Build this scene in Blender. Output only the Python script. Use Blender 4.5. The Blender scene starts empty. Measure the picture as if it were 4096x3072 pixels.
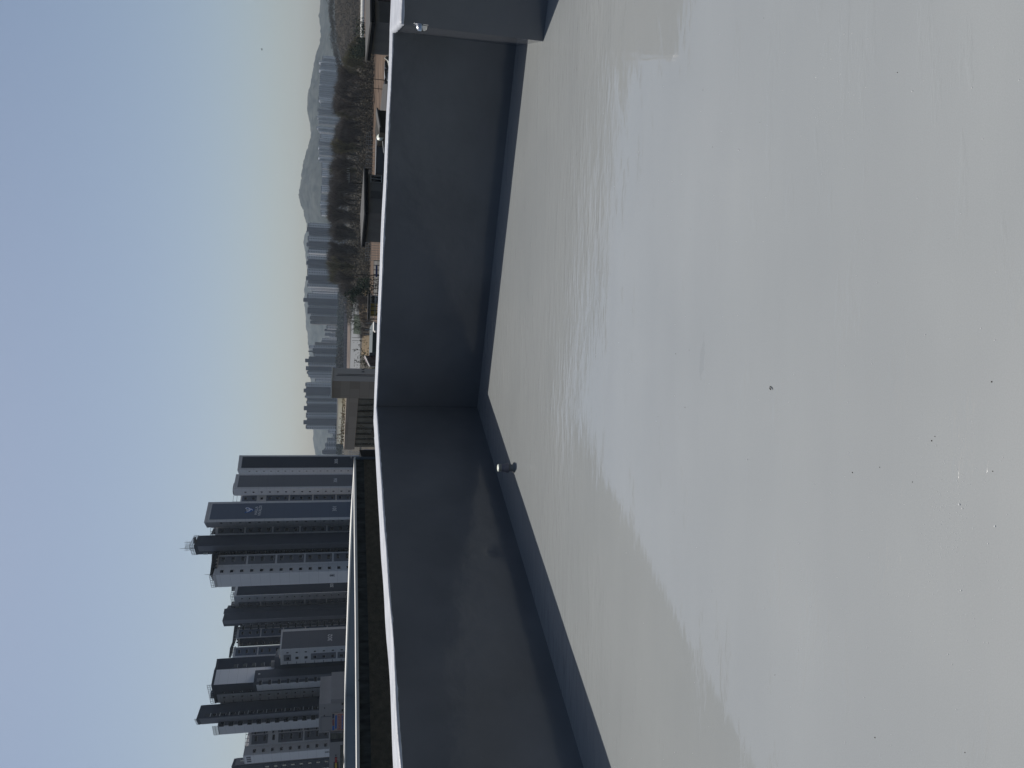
import bpy, bmesh, math, random
import numpy as np
from mathutils import Vector, Matrix, noise as mnoise
R = math.radians
scene = bpy.context.scene
HAZE = 0.95e-4
COL = scene.collection

# ---------------------------------------------------------------- camera
EYE = Vector((0.0, 0.0, 10.0))
PITCH, ROLL, FPX = 12.8, 1.1, 3077.0
_p, _r = R(PITCH), R(ROLL)
FW = Vector((0, math.cos(_p), -math.sin(_p)))
_up0 = Vector((0, math.sin(_p), math.cos(_p))); _rt0 = Vector((1, 0, 0))
RT = math.cos(_r)*_rt0 + math.sin(_r)*_up0
UP = -math.sin(_r)*_rt0 + math.cos(_r)*_up0
cam_d = bpy.data.cameras.new('camera')
cam = bpy.data.objects.new('camera', cam_d); COL.objects.link(cam)
cam_d.sensor_fit = 'HORIZONTAL'; cam_d.sensor_width = 36.0
cam_d.lens = 36.0*FPX/4096.0
cam_d.clip_start = 0.05; cam_d.clip_end = 20000
X, Y, Z = -UP, RT, -FW            # the phone was held sideways: image left is up
cam.matrix_world = Matrix(((X.x, Y.x, Z.x, EYE.x), (X.y, Y.y, Z.y, EYE.y), (X.z, Y.z, Z.z, EYE.z), (0, 0, 0, 1)))
scene.camera = cam

# ---------------------------------------------------------------- light
SUN_EL, SUN_AZ = 60.6, -15.1      # azimuth from +Y, negative = towards -X
sx, sy, sz = math.sin(R(SUN_AZ))*math.cos(R(SUN_EL)), math.cos(R(SUN_AZ))*math.cos(R(SUN_EL)), math.sin(R(SUN_EL))
sun_d = bpy.data.lights.new('sun', 'SUN'); sun_d.energy = 4.2; sun_d.angle = R(0.53); sun_d.color = (1.0, 0.96, 0.90)
sun = bpy.data.objects.new('sun', sun_d); COL.objects.link(sun)
sun.rotation_euler = Vector((sx, sy, sz)).to_track_quat('Z', 'Y').to_euler()
world = bpy.data.worlds.new('World'); scene.world = world; world.use_nodes = True
nt = world.node_tree; nt.nodes.clear()
sky = nt.nodes.new('ShaderNodeTexSky'); sky.sky_type = 'NISHITA'; sky.sun_disc = False
sky.sun_elevation = R(SUN_EL); sky.sun_rotation = R(SUN_AZ); sky.altitude = 50
sky.air_density = 1.0; sky.dust_density = 2.0; sky.ozone_density = 1.5
bg = nt.nodes.new('ShaderNodeBackground'); bg.inputs['Strength'].default_value = 0.078
wo = nt.nodes.new('ShaderNodeOutputWorld')
nt.links.new(sky.outputs[0], bg.inputs[0]); nt.links.new(bg.outputs[0], wo.inputs[0])
vs = scene.view_settings
vs.view_transform = 'Standard'; vs.look = 'None'; vs.exposure = 0.0; vs.gamma = 1.0; vs.use_curve_mapping = False

# ---------------------------------------------------------------- measuring helpers (photo pixel -> world)
def ray(x, y):
    return FW + ((1536-y)/FPX)*RT + ((2048-x)/FPX)*UP
def PZ(x, y, z):
    d = ray(x, y); return EYE + d*((z-EYE.z)/d.z)
def PD(x, y, D):
    d = ray(x, y); return EYE + d*(D/d.y)
FR = {'F': (0, 0, 1), 'R1': (700, 1800, 2.458), 'R2': (700, 2100, 2.458), 'R3': (700, 2400, 2.458), 'R4': (700, 2672, 2.458),
      'z1': (1150, 0, 4.148), 'z2': (1150, 400, 4.148), 'z3': (1150, 800, 4.148), 'z4': (1150, 1150, 4.148), 'z5': (1150, 1450, 4.148)}
def px(fr, zx, zy):
    a, b, s = FR[fr]; return a+zx/s, b+zy/s

# ---------------------------------------------------------------- materials
def mat(name, col, rough=0.8, var=0.12, nscale=0.5, bump=0.0, bscale=20, spec=0.5, metal=0.0, col2=None, stretch=(1, 1, 1), emit=None, lines=None, detail=4):
    m = bpy.data.materials.new(name); m.use_nodes = True
    n = m.node_tree.nodes; l = m.node_tree.links; b = n['Principled BSDF']
    b.inputs['Roughness'].default_value = rough; b.inputs['Metallic'].default_value = metal
    b.inputs['Specular IOR Level'].default_value = spec if rough < 0.9 else min(spec, 0.1)
    tc = n.new('ShaderNodeTexCoord'); mp = n.new('ShaderNodeMapping'); mp.inputs['Scale'].default_value = stretch
    geo = n.new('ShaderNodeNewGeometry'); l.new(geo.outputs['Position'], mp.inputs['Vector'])
    nz = n.new('ShaderNodeTexNoise'); nz.inputs['Scale'].default_value = nscale; nz.inputs['Detail'].default_value = detail
    l.new(mp.outputs[0], nz.inputs['Vector'])
    cr = n.new('ShaderNodeValToRGB'); cr.color_ramp.elements[0].position = 0.3; cr.color_ramp.elements[1].position = 0.7
    c2 = col2 or tuple(c*(1+var) for c in col); c1 = col if col2 else tuple(c*(1-var) for c in col)
    cr.color_ramp.elements[0].color = (*c1, 1); cr.color_ramp.elements[1].color = (*c2, 1)
    l.new(nz.outputs['Fac'], cr.inputs[0]); out = cr.outputs[0]
    if lines:                                  # thin joint lines every `period` metres of height
        period, dark, wid = lines
        sp = n.new('ShaderNodeSeparateXYZ'); l.new(geo.outputs['Position'], sp.inputs[0])
        md = n.new('ShaderNodeMath'); md.operation = 'MODULO'; md.inputs[1].default_value = period; l.new(sp.outputs['Z'], md.inputs[0])
        ls = n.new('ShaderNodeMath'); ls.operation = 'LESS_THAN'; ls.inputs[1].default_value = wid; l.new(md.outputs[0], ls.inputs[0])
        mx = n.new('ShaderNodeMix'); mx.data_type = 'RGBA'; mx.blend_type = 'MULTIPLY'
        l.new(ls.outputs[0], mx.inputs['Factor']); l.new(out, mx.inputs['A']); mx.inputs['B'].default_value = (dark, dark, dark, 1)
        out = mx.outputs['Result']
    l.new(out, b.inputs['Base Color'])
    if bump:
        n2 = n.new('ShaderNodeTexNoise'); n2.inputs['Scale'].default_value = bscale; n2.inputs['Detail'].default_value = 4
        l.new(mp.outputs[0], n2.inputs['Vector'])
        bp = n.new('ShaderNodeBump'); bp.inputs['Distance'].default_value = bump; l.new(n2.outputs['Fac'], bp.inputs['Height']); l.new(bp.outputs[0], b.inputs['Normal'])
    if emit:
        b.inputs['Emission Color'].default_value = (*emit, 1); b.inputs['Emission Strength'].default_value = 1
    return m
M = {}
LN = (2.9, 0.82, 0.12)
M['f_light'] = mat('facade_light', (0.56, 0.56, 0.57), 0.85, 0.05, 0.08, lines=LN)
M['f_lightb'] = mat('facade_pale', (0.70, 0.70, 0.71), 0.85, 0.04, 0.08, lines=LN)
M['f_trim'] = mat('facade_trim', (0.60, 0.60, 0.61), 0.85, 0.03, 0.08)
M['f_mid'] = mat('facade_mid', (0.13, 0.135, 0.155), 0.85, 0.06, 0.08, lines=(2.9, 0.9, 0.1))
M['f_slate'] = mat('facade_slate', (0.10, 0.125, 0.175), 0.85, 0.06, 0.08, lines=(2.9, 0.9, 0.1))
M['f_dark'] = mat('facade_dark', (0.030, 0.037, 0.054), 0.85, 0.08, 0.08, lines=(2.9, 0.88, 0.1))
M['f_navy'] = mat('facade_navy', (0.003, 0.009, 0.026), 0.8, 0.08, 0.08, lines=(2.9, 0.88, 0.1))
M['f_black'] = mat('facade_recess', (0.02, 0.022, 0.028), 0.8, 0.1, 0.08)
M['glass'] = mat('window_glass', (0.006, 0.008, 0.012), 0.15, 0.2, 1.0)
M['rail'] = mat('roof_rail_metal', (0.25, 0.27, 0.28), 0.5, 0.1, 2)
M['letters'] = mat('sign_white', (0.85, 0.86, 0.87), 0.7, 0.03)
M['logo_blue'] = mat('logo_blue', (0.008, 0.09, 0.34), 0.7, 0.05)
M['logo_dark'] = mat('logo_dark', (0.01, 0.02, 0.05), 0.7, 0.05)
M['red'] = mat('sign_red', (0.35, 0.05, 0.04), 0.7, 0.05); M['yellow'] = mat('sign_yellow', (0.5, 0.33, 0.04), 0.7, 0.05)
M['bark'] = mat('bark', (0.06, 0.05, 0.043), 0.95, 0.2, 3)
M['twig'] = mat('twig_brown', (0.165, 0.147, 0.128), 1.0, 0.25, 0.4)
M['twig_olive'] = mat('twig_olive', (0.195, 0.178, 0.105), 1.0, 0.25, 0.4)
M['evergreen'] = mat('evergreen_leaf', (0.035, 0.05, 0.03), 1.0, 0.3, 0.6)
M['concrete'] = mat('concrete', (0.28, 0.27, 0.26), 0.9, 0.12, 0.6)
M['steel'] = mat('stainless_steel', (0.55, 0.56, 0.57), 0.18, 0.05, 6, metal=1.0)

# ---------------------------------------------------------------- object helpers
def tag(o, label=None, cat=None, group=None, kind=None):
    if label: o['label'] = label
    if cat: o['category'] = cat
    if group: o['group'] = group
    if kind: o['kind'] = kind
    return o
def empty(name, loc, label, cat, group=None):
    o = bpy.data.objects.new(name, None); o.location = loc; o.empty_display_size = 0.5
    COL.objects.link(o); return tag(o, label, cat, group)
class MB:
    """mesh collector in world coordinates"""
    def __init__(s): s.v = []; s.f = []
    def poly(s, pts):
        i = len(s.v); s.v += [tuple(p) for p in pts]; s.f.append(tuple(range(i, i+len(pts)))); return s
    def box(s, c, d, rz=0.0):
        cx, cy, cz = c; hx, hy, hz = d[0]/2, d[1]/2, d[2]/2; ca, sa = math.cos(rz), math.sin(rz); i = len(s.v)
        for z in (-hz, hz):
            for x, y in ((-hx, -hy), (hx, -hy), (hx, hy), (-hx, hy)):
                s.v.append((cx+x*ca-y*sa, cy+x*sa+y*ca, cz+z))
        for f in ((3, 2, 1, 0), (4, 5, 6, 7), (0, 1, 5, 4), (1, 2, 6, 5), (2, 3, 7, 6), (3, 0, 4, 7)):
            s.f.append(tuple(i+k for k in f))
        return s
    def prism(s, plan, z0, z1, bottom=True):
        """plan: list of (x,y); z0,z1 scalars or lists"""
        n = len(plan); i = len(s.v)
        a0 = sum(plan[k][0]*plan[(k+1) % n][1]-plan[(k+1) % n][0]*plan[k][1] for k in range(n))
        if a0 < 0: 
            plan = plan[::-1]
            if isinstance(z0, (list, tuple)): z0 = z0[::-1]
            if isinstance(z1, (list, tuple)): z1 = z1[::-1]
        for k in range(n): s.v.append((plan[k][0], plan[k][1], z0[k] if isinstance(z0, (list, tuple)) else z0))
        for k in range(n): s.v.append((plan[k][0], plan[k][1], z1[k] if isinstance(z1, (list, tuple)) else z1))
        for k in range(n):
            j = (k+1) % n; s.f.append((i+k, i+j, i+n+j, i+n+k))
        s.f.append(tuple(i+n+k for k in range(n)))
        if bottom: s.f.append(tuple(i+k for k in range(n-1, -1, -1)))
        return s
    def tube(s, a, b, ra, rb=None, n=6, caps=True):
        rb = ra if rb is None else rb; a = Vector(a); b = Vector(b); d = (b-a)
        if d.length < 1e-6: return s
        d.normalize(); u = d.orthogonal().normalized(); w = d.cross(u); i = len(s.v)
        for P, r in ((a, ra), (b, rb)):
            for k in range(n):
                t = 2*math.pi*k/n; s.v.append(tuple(P+u*math.cos(t)*r+w*math.sin(t)*r))
        for k in range(n):
            j = (k+1) % n; s.f.append((i+k, i+j, i+n+j, i+n+k))
        if caps: s.f.append(tuple(i+k for k in range(n-1, -1, -1))); s.f.append(tuple(i+n+k for k in range(n)))
        return s
    def lathe(s, c, prof, n=24, axis='Z'):
        i = len(s.v); cx, cy, cz = c
        for r, z in prof:
            for k in range(n):
                t = 2*math.pi*k/n; s.v.append((cx+r*math.cos(t), cy+r*math.sin(t), cz+z))
        for q in range(len(prof)-1):
            for k in range(n):
                j = (k+1) % n; s.f.append((i+q*n+k, i+q*n+j, i+(q+1)*n+j, i+(q+1)*n+k))
        s.f.append(tuple(i+(len(prof)-1)*n+k for k in range(n))); return s
    def build(s, name, m, parent=None, smooth=False):
        if not s.v: return None
        me = bpy.data.meshes.new(name)
        org = Vector((0, 0, 0))
        if parent is not None:
            org = parent.matrix_world.translation if False else world_loc(parent)
        else:
            a = np.array(s.v); org = Vector(((a[:, 0].min()+a[:, 0].max())/2, (a[:, 1].min()+a[:, 1].max())/2, a[:, 2].min()))
        me.from_pydata([(v[0]-org.x, v[1]-org.y, v[2]-org.z) for v in s.v], [], s.f); me.update()
        if smooth:
            for p in me.polygons: p.use_smooth = True
        me.materials.append(m)
        o = bpy.data.objects.new(name, me); COL.objects.link(o)
        if parent is not None: o.parent = parent
        else: o.location = org
        return o
def world_loc(o):
    l = Vector(o.location)
    while o.parent is not None:
        o = o.parent; l += Vector(o.location)
    return l
def copy_thing(src, loc, rz, sc, label, group=None):
    r = src.copy(); COL.objects.link(r); r.location = loc; r.rotation_euler = (0, 0, rz); r.scale = sc
    r['label'] = label
    if group: r['group'] = group
    for ch in list(src.children):
        c = ch.copy(); COL.objects.link(c); c.parent = r
        for g in list(ch.children):
            d = g.copy(); COL.objects.link(d); d.parent = c
    return r
ORD = ['first', 'second', 'third', 'fourth', 'fifth', 'sixth', 'seventh', 'eighth', 'ninth', 'tenth', 'eleventh', 'twelfth', 'thirteenth', 'fourteenth', 'fifteenth', 'sixteenth', 'seventeenth', 'eighteenth', 'nineteenth', 'twentieth']
def ordw(i):
    if i < 20: return ORD[i]
    t = (i+1)//10; u = (i+1) % 10
    tens = {2: 'twenty', 3: 'thirty', 4: 'forty', 5: 'fifty', 6: 'sixty'}
    if u == 0: return {3: 'thirtieth', 4: 'fortieth', 5: 'fiftieth', 6: 'sixtieth'}[t]
    return tens[t]+'-'+ORD[u-1]
def text_mesh(name, body, m, parent, origin, right, up, height, center=True, spacing=1.0, depth=0.06):
    cu = bpy.data.curves.new('t', 'FONT'); cu.body = body; cu.size = 1.0; cu.extrude = 0.0; cu.space_character = spacing
    cu.align_x = 'CENTER' if center else 'LEFT'; cu.resolution_u = 3
    o = bpy.data.objects.new('t', cu); COL.objects.link(o)
    dg = bpy.context.evaluated_depsgraph_get(); me = bpy.data.meshes.new_from_object(o.evaluated_get(dg))
    bpy.data.objects.remove(o)
    co = [v.co.copy() for v in me.vertices]
    h = max(c.y for c in co)-min(c.y for c in co); y0 = min(c.y for c in co); s = height/h
    nrm = right.cross(up).normalized(); org = world_loc(parent)
    for v in me.vertices:
        p = Vector(origin)+right*(v.co.x*s)+up*((v.co.y-y0)*s)+nrm*depth
        v.co = p-org
    me.materials.clear(); me.materials.append(m); me.name = name
    ob = bpy.data.objects.new(name, me); COL.objects.link(ob); ob.parent = parent
    return ob

# ================================================================ SETTING: ground, far land
def heightgrid(name, x0, x1, y0, y1, nx, ny, fn, m, kind='structure'):
    xs = np.linspace(x0, x1, nx); ys = np.linspace(y0, y1, ny)
    v = [(x, y, fn(x, y)) for y in ys for x in xs]
    f = [(j*nx+i, j*nx+i+1, (j+1)*nx+i+1, (j+1)*nx+i) for j in range(ny-1) for i in range(nx-1)]
    me = bpy.data.meshes.new(name); me.from_pydata(v, [], f); me.materials.append(m)
    for p in me.polygons: p.use_smooth = True
    o = bpy.data.objects.new(name, me); COL.objects.link(o); return tag(o, kind=kind)
M['ground'] = mat('dry_ground', (0.040, 0.035, 0.027), 0.95, 0.2, 0.03, col2=(0.075, 0.066, 0.052), detail=8)
M['hill'] = mat('hill_wood', (0.008, 0.014, 0.014), 1.0, 0.2, 0.03, col2=(0.075, 0.08, 0.07), detail=8)
M['soil'] = mat('bare_soil', (0.04, 0.028, 0.020), 0.95, 0.2, 0.22, col2=(0.165, 0.115, 0.082), detail=8, stretch=(0.35, 1, 1))
M['sand'] = mat('pale_sand', (0.05, 0.042, 0.035), 0.95, 0.2, 0.06, col2=(0.20, 0.15, 0.12), detail=8)
M['brushland'] = mat('brushland', (0.026, 0.022, 0.017), 0.95, 0.2, 0.2, col2=(0.055, 0.046, 0.035), detail=8)
M['track'] = mat('concrete_track', (0.11, 0.105, 0.098), 0.95, 0.1, 0.2)
M['asphalt'] = mat('asphalt', (0.055, 0.055, 0.055), 0.9, 0.15, 0.5)
M['drygrass'] = mat('dry_grass', (0.17, 0.12, 0.065), 0.95, 0.2, 0.15, col2=(0.10, 0.08, 0.05), detail=8)
M['darkgrass'] = mat('dark_grass', (0.035, 0.045, 0.028), 0.95, 0.25, 0.1)
M['water'] = mat('canal_water', (0.085, 0.09, 0.09), 0.7, 0.05, 0.02)
gb = MB().poly([(-4600, -400, 0), (4600, -400, 0), (4600, 4700, 0), (-4600, 4700, 0)]).build('ground', M['ground']); tag(gb, kind='structure')
# hill silhouettes measured in the photo: (pixel x of the ridge, pixel y)
def ridge(name, pts, D, wid, seed, rough):
    P = []
    for x, y in pts:
        q = PD(x, y, D); P.append((q.x, q.z))
    P.sort()
    X0 = [p[0] for p in P]; Z0 = [p[1] for p in P]
    def fn(x, y):
        k = max(0.0, 1-abs(y-D)/wid); k = k*k*(3-2*k)
        n = mnoise.fractal(Vector((x*0.004+seed, y*0.004, 0)), 1.0, 2.0, 5)
        n2 = mnoise.noise(Vector((x*0.05, y*0.05, seed)))+0.6*mnoise.noise(Vector((x*0.13, y*0.1, seed+3)))
        return float(np.interp(x, X0, Z0))*k*(1+0.25*n*(1-k)) + rough*n2*k + 18*n*k*(1-k)*2 - 2
    heightgrid(name, X0[0]-200, X0[-1]+200, D-wid, D+wid*0.5, 420, 40, fn, M['hill'])
ridge('hill', [(1281,-900),(1280,-300),(1281,0),(1275,80),(1283,110),(1281,150),(1276,200),(1262,240),(1250,290),(1243,340),(1230,385),(1226,420),(1229,450),(1235,480),(1243,530),(1242,560),(1233,592),(1218,640),(1206,688),(1203,725),(1197,760),(1193,790),(1196,805),(1208,830),(1214,860),(1226,900),(1240,935),(1262,970),(1300,1050),(1345,1130),(1362,1250)], 2700, 560, 1, 5)
ridge('hill', [(1300,820),(1232,905),(1224,932),(1217,948),(1212,970),(1214,985),(1219,1005),(1223,1040),(1228,1090),(1223,1125),(1217,1150),(1217,1220),(1222,1270),(1221,1310),(1230,1335),(1231,1370),(1236,1405),(1241,1450),(1241,1520),(1250,1640),(1252,1720),(1252,1775),(1258,1800),(1264,1850),(1272,1950),(1290,2100),(1300,2500),(1300,3400)], 3500, 700, 7, 4)
# strips of land measured on the ground plane
def patch(name, pts, z, m, kind='structure'):
    o = MB().poly([tuple(PZ(x, y, z)) for x, y in pts][::-1]).build(name, m); 
    n = o.data.polygons[0].normal
    if n.z < 0: o.data.flip_normals()
    return tag(o, kind=kind)
patch('meadow', [(1410,60),(1410,1180),(1478,1180),(1481,60)], 0.015, M['brushland'])
patch('field', [(1478,-250),(1480,560),(1480,1160),(1495,1290),(1560,1290),(1560,-250)], 0.03, M['soil'])
patch('field', [(1424,-250),(1424,140),(1478,200),(1478,-250)], 0.025, M['soil'])
patch('field', [(1420,-250),(1420,150),(1430,230),(1452,235),(1450,-250)], 0.06, M['sand'])
patch('field', [(1386,1170),(1386,1330),(1379,1480),(1398,1480),(1400,1380),(1398,1180)], 0.04, M['sand'])
patch('river', [(1408,1190),(1405,1330),(1400,1470),(1398,1560),(1432,1560),(1440,1470),(1442,1340),(1432,1190)], 0.08, M['water'])
patch('field', [(1428,1100),(1430,1275),(1470,1300),(1474,1180),(1460,1060)], 0.05, M['drygrass'])
patch('meadow', [(1417,1255),(1413,1335),(1443,1338),(1438,1262)], 0.12, M['darkgrass'])
patch('field', [(1450,1330),(1446,1420),(1480,1425),(1484,1330)], 0.06, M['drygrass'])
for i, (xa, xb, dx) in enumerate(((1466, 1461, 2.2), (1471, 1467, 2.0), (1478, 1473, 1.8))):
    patch('path', [(xa-dx/2, 520), (xb-dx/2, 1000), (xb+dx/2, 1000), (xa+dx/2, 520)], 0.10+0.01*i, M['track'])
patch('road', [(1494,1040),(1494,1180),(1540,1180),(1540,1040)], 0.09, M['track'])

# ================================================================ ROOF WE STAND ON
RZ = 8.4; WH = 1.157; WT = 0.42
C0 = Vector((-0.285, 8.85, 0)); aL, aR = R(242.0), R(-26.1)
uL = Vector((math.cos(aL), math.sin(aL), 0)); uR = Vector((math.cos(aR), math.sin(aR), 0))
nL = Vector((uL.y, -uL.x, 0)); nR = Vector((uR.y, -uR.x, 0))   # outward / inward sense fixed below
if nL.dot(Vector((0, 4, 0))-C0) > 0: nL = -nL                   # outward
if nR.dot(Vector((0, 4, 0))-C0) > 0: nR = -nR
# floor: glossy grey waterproofing coat, hand-rolled
def floor_mat():
    m = bpy.data.materials.new('grey_waterproof_coat'); m.use_nodes = True
    n = m.node_tree.nodes; l = m.node_tree.links; b = n['Principled BSDF']
    geo = n.new('ShaderNodeNewGeometry')
    def noise(sc, det, stretch=(1, 1, 1), rot=0.0, rough=0.5):
        mp = n.new('ShaderNodeMapping'); mp.inputs['Scale'].default_value = stretch; mp.inputs['Rotation'].default_value = (0, 0, rot)
        l.new(geo.outputs['Position'], mp.inputs['Vector'])
        t = n.new('ShaderNodeTexNoise'); t.inputs['Scale'].default_value = sc; t.inputs['Detail'].default_value = det; t.inputs['Roughness'].default_value = rough
        l.new(mp.outputs[0], t.inputs['Vector']); return t.outputs['Fac']
    def ramp(src, p0, p1, c0, c1):
        r = n.new('ShaderNodeValToRGB'); r.color_ramp.elements[0].position = p0; r.color_ramp.elements[1].position = p1
        r.color_ramp.elements[0].color = (*c0, 1); r.color_ramp.elements[1].color = (*c1, 1); l.new(src, r.inputs[0]); return r.outputs[0]
    base = ramp(noise(0.9, 5), 0.35, 0.7, FLOOR_A, FLOOR_B)
    fine = ramp(noise(260, 2), 0.3, 0.7, (0.96, 0.96, 0.96), (1.03, 1.03, 1.03))
    mx = n.new('ShaderNodeMix'); mx.data_type = 'RGBA'; mx.blend_type = 'MULTIPLY'; mx.inputs['Factor'].default_value = 1
    l.new(base, mx.inputs['A']); l.new(fine, mx.inputs['B'])
    sm = PZ(2808, 1440, 8.4); mp = n.new('ShaderNodeMapping'); mp.vector_type = 'TEXTURE'; mp.inputs['Location'].default_value = tuple(sm); mp.inputs['Rotation'].default_value = (0, 0, R(-8)); mp.inputs['Scale'].default_value = (0.20, 0.045, 1)
    l.new(geo.outputs['Position'], mp.inputs['Vector']); ln = n.new('ShaderNodeVectorMath'); ln.operation = 'LENGTH'; l.new(mp.outputs[0], ln.inputs[0])
    ad = n.new('ShaderNodeMath'); ad.operation = 'ADD'; l.new(ln.outputs['Value'], ad.inputs[0]); l.new(noise(30, 4), ad.inputs[1])
    smr = ramp(ad.outputs[0], 0.9, 1.35, (0.93, 0.93, 0.93), (1, 1, 1)); roll = ramp(noise(1.0, 4, (0.5, 3.5, 1), R(5)), 0.3, 0.7, (0.975, 0.975, 0.975), (1.02, 1.02, 1.015))
    for q in (smr, roll):
        m2 = n.new('ShaderNodeMix'); m2.data_type = 'RGBA'; m2.blend_type = 'MULTIPLY'; m2.inputs['Factor'].default_value = 1
        l.new(mx.outputs['Result'], m2.inputs['A']); l.new(q, m2.inputs['B']); mx = m2
    l.new(mx.outputs['Result'], b.inputs['Base Color'])
    b.inputs['Roughness'].default_value = 0.06; b.inputs['IOR'].default_value = 1.58
    rr = ramp(noise(3.0, 4), 0.4, 0.8, (0.025, 0.025, 0.025), (0.07, 0.07, 0.07)); l.new(rr, b.inputs['Roughness'])
    # trowel wrinkles: thin and wide ones across the far part of the floor, fading out towards the viewer
    sp = n.new('ShaderNodeSeparateXYZ'); l.new(geo.outputs['Position'], sp.inputs[0])
    def mth(op, a_, b_):
        t = n.new('ShaderNodeMath'); t.operation = op
        for q, v in ((0, a_), (1, b_)):
            if isinstance(v, (int, float)): t.inputs[q].default_value = v
            else: l.new(v, t.inputs[q])
        return t.outputs[0]
    edge = mth('ADD', sp.outputs['Y'], mth('MULTIPLY', noise(1.1, 3), 0.9))
    m1 = n.new('ShaderNodeMapRange'); m1.inputs['From Min'].default_value = 4.72; m1.inputs['From Max'].default_value = 4.95; m1.inputs['To Min'].default_value = 0.06; l.new(edge, m1.inputs['Value'])
    pat = n.new('ShaderNodeMapRange'); pat.inputs['From Min'].default_value = 0.38; pat.inputs['From Max'].default_value = 0.6; pat.inputs['To Min'].default_value = 0.25; l.new(noise(0.9, 3), pat.inputs['Value'])
    far_ = n.new('ShaderNodeMapRange'); far_.inputs['From Min'].default_value = 5.7; far_.inputs['From Max'].default_value = 6.6; far_.inputs['To Min'].default_value = 1.0; far_.inputs['To Max'].default_value = 0.3; l.new(edge, far_.inputs['Value'])
    m1f = mth('MULTIPLY', m1.outputs[0], far_.outputs[0])
    wr = mth('MULTIPLY', mth('MULTIPLY', noise(1.0, 4, (4.6, 15, 1), R(4), 0.5), m1f), pat.outputs[0])
    # sparse cracks in the near coat
    ck = n.new('ShaderNodeMapRange'); ck.inputs['From Min'].default_value = 0.60; ck.inputs['From Max'].default_value = 0.66; l.new(noise(1.0, 5, (2.2, 9, 1), R(-14), 0.6), ck.inputs['Value'])
    b1 = n.new('ShaderNodeBump'); b1.inputs['Distance'].default_value = 0.0090; l.new(wr, b1.inputs['Height'])
    b2 = n.new('ShaderNodeBump'); b2.inputs['Distance'].default_value = 0.004; l.new(noise(1.3, 2), b2.inputs['Height']); l.new(b1.outputs[0], b2.inputs['Normal'])
    b4 = n.new('ShaderNodeBump'); b4.inputs['Distance'].default_value = 0.0006; l.new(ck.outputs[0], b4.inputs['Height']); l.new(b2.outputs[0], b4.inputs['Normal'])
    b3 = n.new('ShaderNodeBump'); b3.inputs['Distance'].default_value = 0.0005; l.new(noise(14, 2, (0.5, 1.6, 1), R(-10)), b3.inputs['Height']); l.new(b4.outputs[0], b3.inputs['Normal'])
    l.new(b3.outputs[0], b.inputs['Normal'])
    return m
FLOOR_A = (0.252, 0.265, 0.264); FLOOR_B = (0.275, 0.287, 0.284)
M['coat'] = floor_mat()
M['wall_paint'] = mat('grey_wall_coat', (0.108, 0.113, 0.124), 0.14, 0.14, 1.4, bump=0.010, bscale=2.0, spec=0.5, detail=6)
M['cap_paint'] = mat('white_cap_paint', (0.33, 0.34, 0.365), 0.5, 0.06, 6, col2=(0.45, 0.46, 0.49), bump=0.006, bscale=30, stretch=(1, 1, 1), detail=6)
M['stucco'] = mat('brown_stucco', (0.10, 0.085, 0.065), 0.95, 0.2, 18, bump=0.01, bscale=60, detail=6)
E1 = C0+uL*16; E2 = C0+uR*10
fl = MB().poly([tuple(v) for v in (Vector((C0.x, C0.y, RZ))+nL*0.2+nR*0.2, Vector((E1.x, E1.y, RZ))+nL*0.2, Vector((2, -12, RZ)), Vector((14, -8, RZ)), Vector((E2.x, E2.y, RZ))+nR*0.2)])
flo = fl.build('roof_floor', M['coat']); 
if flo.data.polygons[0].normal.z < 0: flo.data.flip_normals()
tag(flo, kind='structure')
def wavy_cap(A, u, nout, length, t0, z, seed, inset=0.03):
    """hand-trowelled white coping strip: inner edge wanders, small drips"""
    mb = MB(); N = int((length-t0)/0.03); rows = []
    for k in range(N+1):
        t = t0+(length-t0)*k/N
        wi = 0.012*mnoise.noise(Vector((t*2.2, seed, 0)))+0.006*mnoise.noise(Vector((t*14, seed, 3)))
        wo = 0.010*mnoise.noise(Vector((t*1.8, seed+9, 0)))
        zz = z+0.012+0.010*mnoise.noise(Vector((t*1.3, seed+5, 0)))
        drip = 0.004+0.010*max(0, mnoise.noise(Vector((t*9, seed+2, 1))))+0.003*mnoise.noise(Vector((t*40, seed, 7)))
        B = A+u*t
        i = B+nout*(-0.003+wi*0.25); o = B+nout*(WT+0.008+wo)
        rows.append([Vector((i.x, i.y, z-drip)), Vector((i.x, i.y, zz-0.006)), Vector((i.x, i.y, 0))+nout*0.015+Vector((0, 0, zz)), Vector((o.x, o.y, zz)), Vector((o.x, o.y, z-0.03))])
    for r in rows: mb.v += [tuple(p) for p in r]
    for k in range(N):
        for j in range(4): mb.f.append((k*5+j, (k+1)*5+j, (k+1)*5+j+1, k*5+j+1))
    return mb
def fix(o):
    bm = bmesh.new(); bm.from_mesh(o.data); bmesh.ops.recalc_face_normals(bm, faces=bm.faces); bm.to_mesh(o.data); bm.free(); return o
# left parapet
wl = empty('parapet_wall', (C0.x, C0.y, RZ), 'dark grey glossy parapet from the roof corner past the small vent pipe', 'wall', 'parapet walls of the roof terrace')
a = C0; b = C0+uL*16
MB().prism([tuple((a+nR*WT).xy), tuple((a).xy), tuple(b.xy), tuple((b+nL*WT).xy), tuple((a+nL*WT+nR*WT).xy)], 0.0, RZ+WH).build('wall_body', M['wall_paint'], wl)
fix(wavy_cap(C0, uL, nL, 15.9, -0.0, RZ+WH, 1).build('coping', M['cap_paint'], wl, True))
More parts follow.
